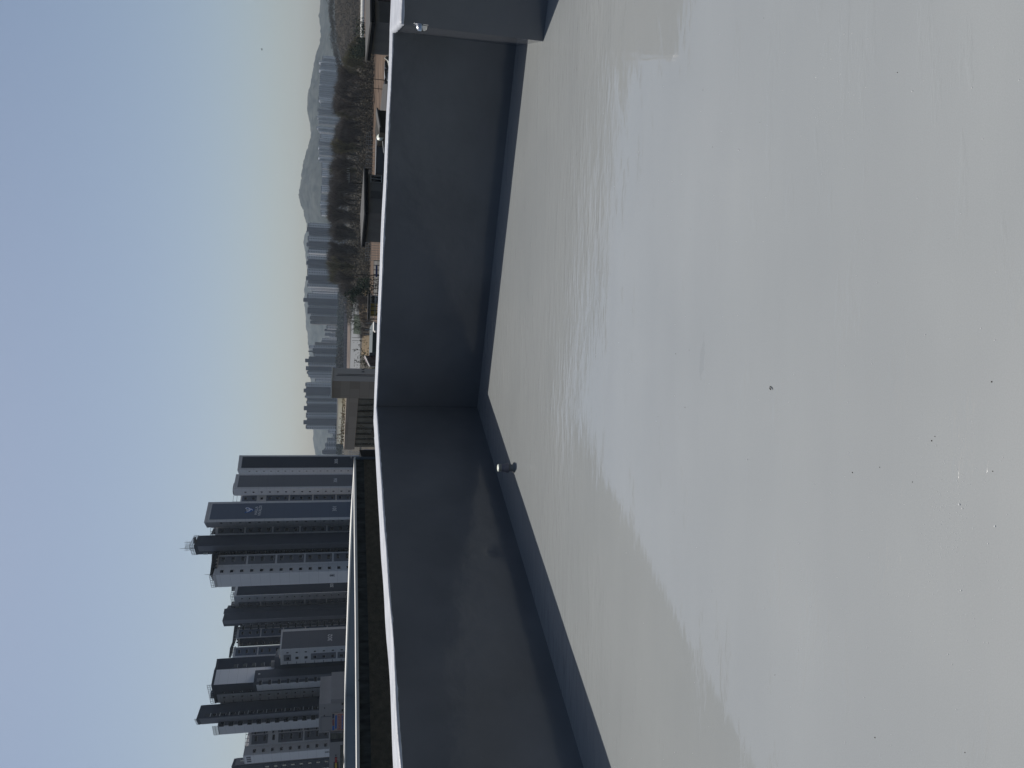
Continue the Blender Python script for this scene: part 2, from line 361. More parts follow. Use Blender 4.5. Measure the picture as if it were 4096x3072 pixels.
# right parapet
wr = empty('parapet_wall', (C0.x+uR.x*2, C0.y+uR.y*2, RZ), 'dark grey glossy parapet between the roof corner and the projecting pier', 'wall', 'parapet walls of the roof terrace')
a = C0+uR*0.003; b = C0+uR*3.90
MB().prism([tuple((a+nR*0.003).xy), tuple(b.xy), tuple((b+nR*WT).xy), tuple((a+nR*WT).xy)], 0.0, RZ+WH-0.002).build('wall_body', M['wall_paint'], wr)
fix(wavy_cap(C0, uR, nR, 3.92, -WT, RZ+WH, 4).build('coping', M['cap_paint'], wr, True))
# pier
PQ = 1.08
pr = empty('parapet_pier', tuple((C0+uR*5-nR*0.5).xy)+(RZ,), 'projecting dark grey parapet block with broad white top and a chrome vent on its side', 'wall')
a = C0+uR*4.0; b = C0+uR*8.5; SK = -0.105
MB().prism([tuple((a-nR*PQ-uR*0.01).xy), tuple((b-nR*PQ).xy), tuple((b+nR*WT).xy), tuple((a+nR*WT+uR*SK*1.3).xy), tuple((a+uR*SK).xy)], 0.0, RZ+WH+0.001).build('wall_body', M['wall_paint'], pr)
mb = MB(); N = 150; NW = 14
for k in range(N+1):
    for j in range(NW+1):
        t = 4.0-0.012+4.4*k/N; q = -PQ-0.010+(PQ+WT+0.02)*j/NW
        e = 0.012*mnoise.noise(Vector((t*6, q*6, 1)))
        if j == 0: q += 0.012*mnoise.noise(Vector((t*3, 8, 1)))
        z = RZ+WH+0.018+0.006*mnoise.noise(Vector((t*2, q*2, 3)))
        p = a+uR*(t-4.0 + max(0.0, 1-k/40)*SK*max(0, min(1.4, (q+PQ)/PQ)) + (0.012*mnoise.noise(Vector((q*8, 1, 1))) if k == 0 else 0))+nR*q
        mb.v.append((p.x, p.y, z if 0 < j < NW and 0 < k else z-0.012))
for k in range(N):
    for j in range(NW): mb.f.append((k*(NW+1)+j, (k+1)*(NW+1)+j, (k+1)*(NW+1)+j+1, k*(NW+1)+j+1))
n0 = len(mb.v)
for k in range(N+1):   # front lip
    p = mb.v[k*(NW+1)]; mb.v.append((p[0], p[1], RZ+WH-0.015-0.008*mnoise.noise(Vector((k*0.2, 0, 0)))))
for k in range(N): mb.f.append((k*(NW+1), (k+1)*(NW+1), n0+k+1, n0+k))
n1 = len(mb.v)
for j in range(NW+1):
    p = mb.v[j]; mb.v.append((p[0], p[1], RZ+WH-0.02-0.01*mnoise.noise(Vector((j*0.7, 4, 0)))))
for j in range(NW): mb.f.append((j, j+1, n1+j+1, n1+j))
o = fix(mb.build('coping', M['cap_paint'], pr, True))
o.data.polygons.foreach_get
up_faces = sum(1 for p in o.data.polygons if p.normal.z > 0.5)
if up_faces < len(o.data.polygons)*0.3: o.data.flip_normals()
# chrome half-dome vent on the pier's side
sc_ = PD(1690, 97, 1)  # direction only
vd = ray(1688, 97.5)
A1 = a+uR*SK; A2 = a-nR*PQ-uR*0.01; sidep = A1; _e = (A2-A1).normalized(); nrm = Vector((_e.y, -_e.x, 0))
if nrm.dot(uR) > 0: nrm = -nrm
tt = (sidep-EYE).dot(nrm)/vd.dot(nrm); vp = EYE+vd*tt
vt = empty('wall_vent', tuple(vp), 'small chrome dome vent cover fixed high on the side of the parapet pier', 'vent')
def dome(r, n=20, k=8):
    mb = MB()
    for q in range(k+1):
        ph = math.pi/2*q/k
        for j in range(n):
            th = 2*math.pi*j/n
            rr = r*math.cos(ph)**0.6; d = r*1.0*math.sin(ph)
            p = vp+nrm*(0.006+d)+nR*(rr*math.cos(th))+Vector((0, 0, rr*math.sin(th)*1.0)); mb.v.append(tuple(p))
    for q in range(k):
        for j in range(n): mb.f.append((q*n+j, q*n+(j+1) % n, (q+1)*n+(j+1) % n, (q+1)*n+j))
    return mb
fix(dome(0.046).build('hood', M['steel'], vt, True))
mb = MB(); mb.tube(vp+nrm*0.0005, vp+nrm*0.006, 0.055, 0.052, 28); mb.build('flange', M['steel'], vt)
M['slot'] = mat('dark_slot', (0.008, 0.008, 0.008), 0.6)
mb = MB(); 
for s in (0,):
    for q in range(7):
        ph0, ph1 = math.pi/2*q/7, math.pi/2*(q+1)/7
        A0 = [vp+nrm*(0.0075+0.046*1.0*math.sin(ph))+nR*w+Vector((0, 0, -0.046*math.cos(ph)**0.6*0.5-0.0)) for ph in (ph0, ph1) for w in (-0.004, 0.004)]
        mb.poly([A0[0], A0[1], A0[3], A0[2]])
mb.build('slot', M['slot'], vt)

# vent pipe standing on the roof
vq = PZ(2056, 1871, RZ); S = 1.0
vpipe = empty('vent_pipe', tuple(vq), 'short grey breather vent pipe with pale top standing at the foot of the dark parapet', 'vent')
M['pvc'] = mat('grey_vent_plastic', (0.16, 0.165, 0.16), 0.35, 0.08, 30)
M['sleeve'] = mat('vent_sleeve', (0.10, 0.10, 0.125), 0.5, 0.08, 30)
M['vtop'] = mat('vent_top_metal', (0.75, 0.78, 0.68), 0.4, 0.05, 30)
MB().lathe(tuple(vq), [(0.050, 0.001), (0.049, 0.006), (0.034, 0.011), (0.031, 0.016), (0.031, 0.070)], 28).build('pipe', M['pvc'], vpipe, True)
MB().lathe(tuple(vq), [(0.033, 0.060), (0.046, 0.056), (0.0465, 0.059), (0.0365, 0.095), (0.0345, 0.120), (0.030, 0.122)], 28).build('sleeve', M['sleeve'], vpipe, True)
MB().lathe(tuple(vq), [(0.031, 0.118), (0.036, 0.123), (0.036, 0.128), (0.032, 0.130), (0.032, 0.136), (0.0355, 0.138), (0.0355, 0.146)], 28).build('collar', M['pvc'], vpipe, True)
MB().lathe(tuple(vq), [(0.0345, 0.1462), (0.0345, 0.149), (0.026, 0.154), (0.010, 0.156)], 28).build('cap', M['vtop'], vpipe, True)

# dry leaf and crumbs on the floor, with pale beads added as sun glints
M['leaf'] = mat('dry_leaf', (0.03, 0.025, 0.02), 0.8, 0.2, 60)
lq = PZ(3082, 1552, RZ+0.004); mb = MB()
rs = random.Random(5)
ax = Vector((0.8, 0.6, 0)).normalized(); bx_ = Vector((-ax.y, ax.x, 0))
prof = [(0, 0), (0.15, .5), (0.4, .9), (0.6, .7), (0.85, .35), (1, 0)]
c = [lq+ax*(0.019*(u-0.5))+Vector((0, 0, 0.003+0.003*math.sin(u*5))) for u, w in prof]
for k in range(5):
    w0, w1 = prof[k][1]*0.0045, prof[k+1][1]*0.0045
    mb.poly([c[k]-bx_*w0-Vector((0, 0, .003)), c[k+1]-bx_*w1-Vector((0, 0, .003)), c[k+1], c[k]]); mb.poly([c[k], c[k+1], c[k+1]+bx_*w1-Vector((0, 0, .003)), c[k]+bx_*w0-Vector((0, 0, .003))])
tag(mb.build('dry_leaf', M['leaf']), 'single dark dried leaf lying on the glossy grey roof floor', 'leaf')
M['grit'] = mat('glint_bead', (0.6, 0.6, 0.58), 0.1, 0.1, 60); 
glints = MB(); dk = MB()
def bead(mb, p, r):
    i = len(mb.v)
    for q in range(4):
        ph = math.pi/2*q/3.2
        for j in range(8):
            th = 2*math.pi*j/8; mb.v.append((p.x+r*math.cos(ph)*math.cos(th), p.y+r*math.cos(ph)*math.sin(th), p.z+r*0.9*math.sin(ph)))
    for q in range(3):
        for j in range(8): mb.f.append((i+q*8+j, i+q*8+(j+1) % 8, i+(q+1)*8+(j+1) % 8, i+(q+1)*8+j))
for k in range(420):
    cx_, cy_, s1, s2 = rs.choice([(3790, 1960, 70, 140), (3770, 2080, 60, 120), (3330, 450, 60, 120), (3700, 2300, 200, 250)])
    x, y = rs.gauss(cx_, s1), rs.gauss(cy_, s2)
    bead(glints, PZ(x, y, RZ), rs.choice([0.0006, 0.0008, 0.0008, 0.0011, 0.0013]))
for k in range(120):
    x, y = rs.uniform(2250, 4090), rs.uniform(0, 3072); bead(glints, PZ(x, y, RZ), rs.choice([0.0010, 0.0013, 0.0018])*(1.3 if x < 2900 else 1))
for x, y, r in ((3838, 2018, .0035), (3850, 2034, .0025), (3980, 2105, .003), (3650, 365, .0025), (3845, 2362, .0025), (2990, 1838, .003), (3470, 2590, .002), (2700, 3010, .003), (2955, 600, .003)):
    bead(glints, PZ(x, y, RZ), r)
tag(glints.build('grit', M['grit'], None, True), 'tiny pale beads added as sun glints on the glossy roof floor', 'grit', kind='stuff')
for x, y in ((2757, 1400), (2703, 1415), (2956, 600), (3055, 72), (3410, 1890), (3519, 1869), (3650, 1928), (3727, 1763), (3740, 1746), (3967, 1527), (3971, 1885), (2632, 1666), (2740, 1630), (2812, 360), (2850, 588), (3590, 290), (3040, 490), (3860, 3010), (3500, 2950), (3100, 2700)):
    bead(dk, PZ(x, y, RZ), rs.choice([0.0012, 0.0016, 0.0022]))
tag(dk.build('dark_grit', M['leaf'], None, True), 'small dark crumbs lying on the glossy roof floor', 'grit', kind='stuff')

# ================================================================ NEIGHBOURING ROOF
nz = 9.5
nb = empty('neighbour_building', tuple(PZ(1430, 2500, nz).xy)+(0,), 'low brown rendered block with thin white roof edges, beyond the parapet below the towers', 'building')
M['nb_inner'] = mat('blue_grey_wall', (0.15, 0.175, 0.20), 0.6, 0.08, 0.5)
M['nb_cap'] = mat('cream_cap', (0.62, 0.60, 0.55), 0.6, 0.08, 2)
M['nb_dark'] = mat('dark_mottled_concrete', (0.006, 0.007, 0.007), 0.89, 0.3, 3.0, col2=(0.055, 0.062, 0.058), stretch=(3, 3, 1), bump=0.02, bscale=6, detail=8)
M['nb_brown'] = mat('brown_render', (0.070, 0.064, 0.050), 0.95, 0.25, 9, bump=0.02, bscale=30, detail=8, col2=(0.115, 0.102, 0.076))
M['nb_end_shade'] = mat('shaded_end_wall', (0.004, 0.004, 0.004), 0.9)  # deep shade of the end wall, painted as a near-black colour
near = [PZ(x, y, nz) for x, y in ((1436, 3500), (1430, 3072), (1428, 2780), (1425, 2450), (1421, 2150), (1418, 1835))]
far = [PZ(x, y, nz) for x, y in ((1366, 3600), (1378, 3072), (1381, 2785), (1391, 2500), (1404, 2150), (1418.5, 1828))]
def strip(pts, wid, z0, z1, nm, m, par, wob=0.0, taper=False):
    mb = MB(); V = []
    for k in range(len(pts)-1):
        for j in range(12): V.append(pts[k].lerp(pts[k+1], j/12))
    V.append(pts[-1]); rows = []
    for k, p in enumerate(V):
        q = V[min(k+1, len(V)-1)]-V[max(k-1, 0)]; q.z = 0; q.normalize(); nn = Vector((-q.y, q.x, 0))
        if nn.y < 0: nn = -nn
        w = wob*mnoise.noise(Vector((k*0.31, z1, 2))); tp = min(1.0, ((p-V[-1]).length+0.02)/5.0) if taper else 1.0
        rows.append((p+nn*w*tp, p+nn*(wid*tp+w*tp*0.6)))
    for (a, b) in rows: mb.v += [(a.x, a.y, z0), (a.x, a.y, z1), (b.x, b.y, z1), (b.x, b.y, z0)]
    n = len(rows)
    for k in range(n-1):
        for j in range(4): mb.f.append((k*4+j, (k+1)*4+j, (k+1)*4+(j+1) % 4, k*4+(j+1) % 4))
    mb.f.append((0, 1, 2, 3)); e = (n-1)*4; mb.f.append((e+3, e+2, e+1, e))
    return fix(mb.build(nm, m, par))
strip(near, 0.55, nz-0.04, nz+0.015, 'coping', M['nb_cap'], nb, 0.05)
strip([p+Vector((0, 0.04, 0)) for p in near], 0.2, nz-0.25, nz-0.032, 'dark_band', M['nb_dark'], nb)  # darker mottled band along the top of the wall
strip([p+Vector((0, 0.02, 0)) for p in near], 0.2, 0.0, nz-0.252, 'wall', M['nb_brown'], nb)
strip(far, 1.3, nz-0.03, nz+0.012, 'coping', M['nb_cap'], nb, 0.04, True)
strip([p+Vector((0, 0.03, 0)) for p in far], 0.6, 0.0, nz-0.032, 'rear_wall', M['nb_inner'], nb, 0.0, True)
rp = [p for p in near[:-1]]+[p for p in far[::-1]]
o = MB().poly([(p.x, p.y+0.1, nz-1.1) for p in rp]).build('roof', M['nb_inner'], nb)
if o.data.polygons[0].normal.z < 0: o.data.flip_normals()
e0 = PZ(1418, 1858, nz-0.25); 
dv = Vector((near[-1].x-near[-2].x, near[-1].y-near[-2].y, 0)).normalized()
MB().prism([(near[-1].x+dv.x*0.0, near[-1].y+0.25), (near[-1].x-0.35, near[-1].y+0.1), (near[-1].x-0.35, near[-1].y+2.5), (near[-1].x+0.02, near[-1].y+2.5)], 0.0, nz-0.2).build('end_wall_shade', M['nb_end_shade'], nb)

# ================================================================ THE TALL APARTMENT TOWERS (left of the upright view)
TH = 2.9
def fpt(A, B, u, z, nrm, off):
    return Vector((A[0]+(B[0]-A[0])*u, A[1]+(B[1]-A[1])*u, z))+nrm*off
def face_normal(A, B):
    d = Vector((B[0]-A[0], B[1]-A[1], 0)).normalized(); n = Vector((d.y, -d.x, 0))
    if n.dot(Vector((-A[0], -A[1], 0))) < 0: n = -n
    return n, d
def plate(A, B, u0, u1, z0, z1, nrm, o0, o1):
    mb = MB(); c = [fpt(A, B, u, 0, nrm, o) for u, o in ((u0, o0), (u1, o0), (u1, o1), (u0, o1))]
    return mb.prism([(p.x, p.y) for p in c], z0, z1)
def add_face(par, A, B, zt, feats):
    n, d = face_normal(A, B); L = (Vector(B)-Vector(A)).length if len(A) == 2 else 0
    L = math.hypot(B[0]-A[0], B[1]-A[1])
    for f in feats:
        k = f[0]
        if k == 'band':      # colour field: (band, u0, u1, mat, ztop offset, [zbottom])
            zb = f[5] if len(f) > 5 else 0.05
            plate(A, B, f[1], f[2], zb, zt-f[4], n, -0.1, 0.06).build('colour_band', M[f[3]], par)
        elif k == 'panels':  # groups of three storeys: (panels, u0, u1, mat, first top z, storeys, group height)
            z = f[4]; 
            while z > 2:
                h = f[5]*TH-0.55
                plate(A, B, f[1], f[2], max(0.1, z-h), z, n, -0.1, 0.055).build('wall_panel', M[f[3]], par)
                z -= 3*TH; 
                f = (f[0], f[1], f[2], f[3], f[4], 3)
        elif k == 'win':     # (win, u, width, height, z centre of the top one, count)
            u, w, h, z, cnt = f[1:6]; w *= .72; h *= .72; prj = f[6] if len(f) > 6 else 0.10
            du = w/2/L; first = None; kk = 0
            while z > 1.5 and kk < cnt:
                if first is None:
                    first = plate(A, B, u-du, u+du, z-h/2, z+h/2, n, -0.1, prj).build('window', M['glass'], par); z0 = z
                    fr = (plate(A, B, u-du-0.05/L, u+du+0.05/L, z-h/2-0.07, z-h/2-0.003, n, -0.1, prj+0.06)).build('window_sill', M['f_trim'], first)
                else:
                    c = first.copy(); COL.objects.link(c); c.parent = par; c.location.z = first.location.z-(z0-z)
                    s = fr.copy(); COL.objects.link(s); s.parent = c
                z -= TH; kk += 1
        elif k == 'ticks':   # balcony slabs
            z = f[3]; src = None
            while z > 1.5:
                if src is None: src = plate(A, B, f[1], f[2], z, z+0.16, n, -0.1, 0.16).build('balcony_slab', M[f[4]], par); z0 = z
                else: c = src.copy(); COL.objects.link(c); c.parent = par; c.location.z = src.location.z-(z0-z)
                z -= TH
        elif k == 'text':
            v = ray(*px(*f[2])); tt = (Vector((A[0], A[1], 0))-Vector((EYE.x, EYE.y, 0))).dot(n)/Vector((v.x, v.y, 0)).dot(n); c = EYE+v*tt; r = -d if (d.x < 0) else d
            text_mesh('building_number' if f[1].isdigit() else 'lettering', f[1], M['letters'], par, c, r, Vector((0, 0, 1)), f[3], depth=0.12, spacing=f[4] if len(f) > 4 else 1.0)
def rails(par, pts, z, h=1.3, step=2.0):
    mb = MB()
    for a, b in zip(pts[:-1], pts[1:]):
        a = Vector((a[0], a[1], z)); b = Vector((b[0], b[1], z)); L = (b-a).length; n = max(1, int(L/step))
        for k in range(n+1):
            p = a.lerp(b, k/n); mb.tube(p, p+Vector((0, 0, h)), 0.09, n=4)
        for hh in (h, h*0.5): mb.tube(a+Vector((0, 0, hh)), b+Vector((0, 0, hh)), 0.07, n=4)
    return mb.build('roof_rail', M['rail'], par)
def tower(label, fr, verts, wm, feats, depth=14, group=None, ztop=None):
    """verts: (zx, zy, D) from right to left in the upright view; the first fixes the roof height"""
    P = []
    for zx, zy, D in verts:
        x, y = px(fr, zx, zy); P.append(PD(x, y, D))
    zt = P[0].z if ztop is None else ztop
    plan = [(p.x, p.y) for p in P]
    r0 = Vector((plan[0][0], plan[0][1], 0)).normalized(); r1 = Vector((plan[-1][0], plan[-1][1], 0)).normalized()
    back = [(plan[-1][0]+r1.x*depth+1.6, plan[-1][1]+r1.y*depth), (plan[0][0]+r0.x*depth-1.2, plan[0][1]+r0.y*depth)]
    cx = sum(p[0] for p in plan)/len(plan); cy = sum(p[1] for p in plan)/len(plan)
    root = empty('apartment_tower', (cx, cy, 0), label, 'apartment tower', group)
    MB().prism(plan+back, 0.0, zt).build('wall', M[wm], root)
    MB().prism([((p[0]-cx)*1.01+cx, (p[1]-cy)*1.0+cy-0.15) for p in plan]+back, zt+0.003, zt+0.5).build('roof_edge', M['f_trim'] if wm in ('f_light', 'f_lightb', 'f_trim') else M[wm], root)
    for i, fl_ in feats.items(): add_face(root, plan[i], plan[i+1], zt, fl_)
    return root, plan, zt
def zat(fr, zx, zy, D):
    x, y = px(fr, zx, zy); return PD(x, y, D).z

G = 'tall apartment towers beyond the left parapet'
# --- 305
D = 338; z1 = zat('R1', 728, 210, D)
t, pl, zt = tower('navy fronted tower numbered 305 standing nearest the distant hazy blocks', 'R1',
    [(645, 52, D+6), (625, 198, D), (635, 238, D+6)], 'f_light',
    {0: [('band', 0.10, 0.86, 'f_navy', 0.9), ('text', '305', ('R1', 1600, 112), 1.3)],
     1: [('win', 0.30, 0.9, 1.0, z1, 40)]}, group=G)
# --- 306
D = 298; z1 = zat('R1', 685, 417, D)
t, pl, zt = tower('slate grey tower numbered 306 between towers 305 and 301', 'R1', [(615, 238, D+8), (596, 384, D), (598, 447, D+5)], 'f_light',
    {0: [('band', 0.09, 0.88, 'f_mid', 0.8), ('text', '306', ('R1', 1593, 300), 1.25)], 1: [('win', 0.5, 1.0, 1.0, z1, 40)]}, group=G)
x0, y0 = px('R1', 562, 330); q0 = PD(*px('R1', 565, 330), D+12); q1 = PD(*px('R1', 565, 442), D+12)
MB().prism([(q0.x, q0.y), ((q0.x*2+q1.x)/3, q0.y-2.5), ((q0.x+q1.x*2)/3, q0.y-2.5), (q1.x, q1.y), (q1.x, q1.y+5), (q0.x, q0.y+5)], zt+0.5, q0.z-0.4).build('lift_house', M['f_mid'], t)
p0 = PD(*px('R1', 648, 447), D+8); p1 = PD(*px('R1', 650, 508), D+6)
z3 = zat('R1', 695, 487, D+7)
MB().prism([(p0.x, p0.y), (p1.x, p1.y), (p1.x, p1.y+10), (p0.x, p0.y+10)], 0.0, p0.z).build('side_wing', M['f_light'], t)
add_face(t, (p0.x, p0.y), (p1.x, p1.y), p0.z, [('panels', 0.06, 0.95, 'f_slate', z3+1.3, 2), ('win', 0.55, 1.3, 1.3, z3, 40)])
rails(t, [(p0.x, p0.y), (p1.x, p1.y)], p0.z, 2.6, 1.6)
MB().tube((p1.x-1.5, p1.y+3, p0.z), (p1.x-1.5, p1.y+3, p0.z+3.2), 0.5, n=8).build('roof_tank', M['rail'], t)
# --- 301
D = 258; z1 = zat('R1', 448, 726, D)
t, pl, zt = tower('tallest slate grey tower numbered 301 with a blue emblem and white lettering', 'R1', [(345, 512, D+8), (312, 710, D), (328, 762, D+6)], 'f_light',
    {0: [('band', 0.10, 0.875, 'f_slate', 0.9), ('text', '301', ('R1', 1587, 578), 1.25),
         ('text', 'HALLA', ('R1', 812, 598), 0.88, 1.02), ('text', 'VIVALDI', ('R1', 850, 598), 0.95, 1.0)],
     1: [('win', 0.20, 1.1, 1.1, z1, 40)]}, group=G)
n, d = face_normal(pl[0], pl[1]); r = -d if d.x < 0 else d
c = fpt(pl[0], pl[1], 0.45, zat('R1', 778, 603, D+3), n, 0.10)
def emb(pts, off, m, nm):
    mb = MB(); mb.poly([c+r*a+Vector((0, 0, b))+n*off for a, b in pts]); o = mb.build(nm, M[m], t)
    if o.data.polygons[0].normal.dot(n) < 0: o.data.flip_normals()
    return o
sc = 0.0415
def ep(zx, zy): return (-(zy-603)*0.036, (778-zx)*0.0345)
# heart-like blue shield, its point towards the lettering
e = emb([ep(778, 604), ep(745, 575), ep(695, 560), ep(700, 583), ep(722, 600), ep(705, 615), ep(690, 642), ep(735, 634)], 0.0, 'logo_blue', 'emblem')
def ribbon(pts, w, m, nm, off):
    mb = MB()
    for k in range(len(pts)-1):
        a = Vector((pts[k][0], pts[k][1])); b = Vector((pts[k+1][0], pts[k+1][1])); dd = (b-a).normalized(); nn = Vector((-dd.y, dd.x))*w/2
        mb.poly([c+r*q.x+Vector((0, 0, q.y))+n*off for q in (a-nn-dd*w*.2, b-nn+dd*w*.2, b+nn+dd*w*.2, a+nn-dd*w*.2)])
    o = mb.build(nm, M[m], t); return fix(o)
loop = [ep(710, 628), ep(722, 622), ep(735, 612), ep(738, 596), ep(732, 582), ep(715, 572), ep(700, 572), ep(696, 582), ep(706, 592), ep(722, 592), ep(738, 590), ep(752, 596), ep(760, 606)]
ribbon(loop, 0.26, 'letters', 'emblem_swirl', 0.03)
ribbon([ep(705, 612), ep(730, 605), ep(752, 588)], 0.22, 'letters', 'emblem_swirl', 0.035)
p0 = PD(*px('R1', 400, 762), D+8); p1 = PD(*px('R1', 412, 838), D+7); z3 = zat('R1', 462, 803, D+7)
MB().prism([(p0.x, p0.y), (p1.x, p1.y), (p1.x, p1.y+10), (p0.x, p0.y+10)], 0.0, p0.z).build('side_wing', M['f_light'], t)
add_face(t, (p0.x, p0.y), (p1.x, p1.y), p0.z, [('panels', 0.07, 0.80, 'f_mid', z3+1.35, 3), ('win', 0.47, 1.5, 1.5, z3, 40)])
q0 = PD(*px('R1', 350, 778), D+12); q1 = PD(*px('R1', 350, 832), D+12)
mb = MB(); mb.prism([(q0.x, q0.y), (q1.x, q1.y), (q1.x, q1.y+4), (q0.x, q0.y+4)], q0.z-3.2, [q0.z-0.8, q0.z, q0.z, q0.z-0.8])
for k in range(4): p = q0.lerp(q1, k/3); mb.tube((p.x, p.y, p0.z), (p.x, p.y, q0.z-3), 0.25, n=4)
mb.build('roof_structure', M['f_dark'], t); rails(t, [(p0.x, p0.y), (p1.x, p1.y)], p0.z, 1.5, 1.2)
# --- dark tower with antenna
D = 252
t, pl, zt = tower('dark grey tower with tall roof antenna, between tower 301 and the logo tower', 'R2', [(245, 104, D+8), (232, 205, D), (243, 290, D+5)], 'f_dark',
    {0: [], 1: [('band', 0.02, 0.62, 'f_mid', 0.6), ('band', 0.78, 0.98, 'f_black', 2.0), ('ticks', 0.74, 0.99, zat('R2', 345, 268, D+4), 'f_mid'), ('win', 0.88, 2.0, 1.7, zat('R2', 300, 275, D+5), 40)]}, group=G)
rails(t, [pl[0], pl[1], pl[2]], zt+0.2, 1.5, 0.9)
MB().box((pl[1][0]+1.2, pl[1][1]+3, zt+0.7), (1.6, 2, 0.5)).build('roof_unit', M['f_mid'], t)
a0 = PD(*px('R2', 190, 205), D+5); a1 = PD(*px('R2', 103, 208), D+5); a2 = PD(*px('R2', 45, 231), D+5); a3 = PD(*px('R2', 103, 236), D+5)
mb = MB(); mb.tube(Vector((a0.x, a0.y, zt)), a1, 0.10, 0.08, n=5); mb.tube(a1, a3, 0.06, n=4)
b0 = PD(*px('R2', 200, 231), D+5); mb.tube(Vector((b0.x, b0.y, zt)), a2, 0.10, 0.05, n=5)
for k, zz in enumerate((118, 135, 150, 165)):
    p = PD(*px('R2', zz, 208), D+5); mb.tube(p-Vector((1.6-0.2*k, 0, -0.2)), p+Vector((1.6, 0, 0.3)), 0.06, n=4)
    for s in (-1.2, -0.5, 0.4, 1.1): mb.tube(p+Vector((s, 0, -0.7)), p+Vector((s, 0, 0.9)), 0.045, n=4)
mb.build('antenna', M['rail'], t)
# --- pale tower with dark logo
D = 246
q = [PD(*px('R2', 430, 298), D+7), PD(*px('R2', 415, 492), D), PD(*px('R2', 425, 610), D+6)]
t, pl, zt = tower('broad pale tower with blank end wall, small dark logo and dark roof canopy', 'R2', [(430, 298, D+8), (418, 410, D+5), (413, 493, D), (426, 610, D+5)], 'f_light',
    {0: [('panels', 0.12, 0.86, 'f_mid', zat('R2', 476, 355, D+7)+1.35, 3), ('win', 0.42, 2.1, 1.3, zat('R2', 476, 355, D+7), 40)],
     1: [('win', 0.60, 1.9, 1.3, zat('R2', 459, 467, D+2), 40)],
     2: [('band', 0.0, 1.0, 'f_lightb', 0.4)]}, group=G)
n, d = face_normal(pl[2], pl[3]); r = -d if d.x < 0 else d
c = fpt(pl[2], pl[3], 0.34, zat('R2', 1545, 512, D+1), n, 0.10)
def glyph(c, r, n, par, s):
    mb = MB()
    def bar(a, b, w):
        a = Vector(a); b = Vector(b); dd = (b-a).normalized(); nn = Vector((-dd.y, dd.x))*w/2
        mb.poly([c+r*q.x*s+Vector((0, 0, q.y*s))+n*0.02 for q in (a-nn, b-nn, b+nn, a+nn)])
    bar((-0.9, 1.2), (0.9, 1.2), 0.35); bar((-0.9, 0.5), (0.9, 0.5), 0.35); bar((-0.8, 1.3), (-0.8, 0.4), 0.35); bar((0.8, 1.3), (0.8, 0.4), 0.35); bar((0, 1.3), (0, -0.2), 0.35)
    bar((-1.1, -0.1), (1.1, -0.1), 0.35); bar((-0.2, -0.2), (-1.0, -1.3), 0.45); bar((0.2, -0.2), (1.0, -1.3), 0.45); bar((-0.9, -1.2), (-0.2, -1.2), 0.35)
    fix(mb.build('wall_logo', M['logo_dark'], par))
glyph(c, r, n, t, 0.55)
q0 = PD(*px('R2', 368, 295), D+6); q1 = PD(*px('R2', 342, 492), D+2); q2 = PD(*px('R2', 378, 552), D+5); q3 = PD(*px('R2', 405, 335), D+8)
mb = MB()
mb.prism([(q0.x, q0.y), (q1.x, q1.y), (q2.x, q2.y), (q2.x+1, q2.y+6), (q0.x, q0.y+6)], [q0.z-.5, q1.z-.5, q2.z-.5, q2.z-.5, q0.z-.5], [q0.z, q1.z, q2.z, q2.z, q0.z])
for k in range(9):
    p = (q0.lerp(q1, k/6) if k <= 6 else q1.lerp(q2, (k-6)/2)); mb.tube((p.x, p.y+0.6, zt), (p.x, p.y+0.6, p.z-1), 0.35, n=4)
mb.build('roof_canopy', M['f_black'], t)
MB().box(((q0.x+q1.x)/2-1, q1.y+7, zt+1.0), (7, 4, 1.8)).build('lift_house', M['f_dark'], t)
rails(t, [pl[2], pl[3]], zt+0.2, 1.3, 0.9)
mb = MB(); a = PD(*px('R2', 290, 489), D+4); mb.tube((a.x, a.y, q1.z-1), a, 0.09, 0.05, n=5); mb.build('antenna', M['rail'], t)
g0 = PD(*px('R2', 430, 278), D+14); g1 = PD(*px('R2', 430, 306), D+10); MB().prism([(g0.x, g0.y), (g1.x, g1.y), (g1.x, g1.y+4), (g0.x, g0.y+4)], 0, g0.z).build('recess_wall', M['f_black'], t)
# --- 303
D = 322; z1 = zat('R2', 654, 734, D)
t, pl, zt = tower('navy tower numbered 303, tucked behind the pale logo tower', 'R2', [(618, 560, D+9), (612, 699, D), (618, 757, D+4), (622, 818, D+8)], 'f_light',
    {0: [('band', 0.0, 0.96, 'f_navy', 0.5), ('text', '303', ('R2', 1557, 595), 1.3)],
     1: [('win', 0.45, 1.0, 0.9, z1, 40)],
     2: [('panels', 0.05, 0.72, 'f_mid', zat('R2', 663, 789, D+6)+1.35, 3), ('win', 0.42, 1.1, 1.1, zat('R2', 663, 789, D+6), 40), ('ticks', 0.84, 0.98, zat('R2', 660, 812, D+7), 'f_dark')]}, group=G)
rails(t, [pl[0], pl[1], pl[2], pl[3]], zt+0.2, 1.5, 1.1)
for (a, b, h) in ((612, 650, 1.7), (770, 812, 1.7)):
    q0 = PD(*px('R2', 600, a), D+7); q1 = PD(*px('R2', 600, b), D+7); MB().prism([(q0.x, q0.y), (q1.x, q1.y), (q1.x, q1.y+3), (q0.x, q0.y+3)], zt+0.5, zt+h+0.5).build('roof_unit', M['f_dark'], t)
q0 = PD(*px('R2', 600, 690), D+7); MB().tube((q0.x, q0.y+2, zt+0.5), (q0.x, q0.y+2, zt+1.7), 0.6, n=8).build('roof_tank', M['rail'], t)
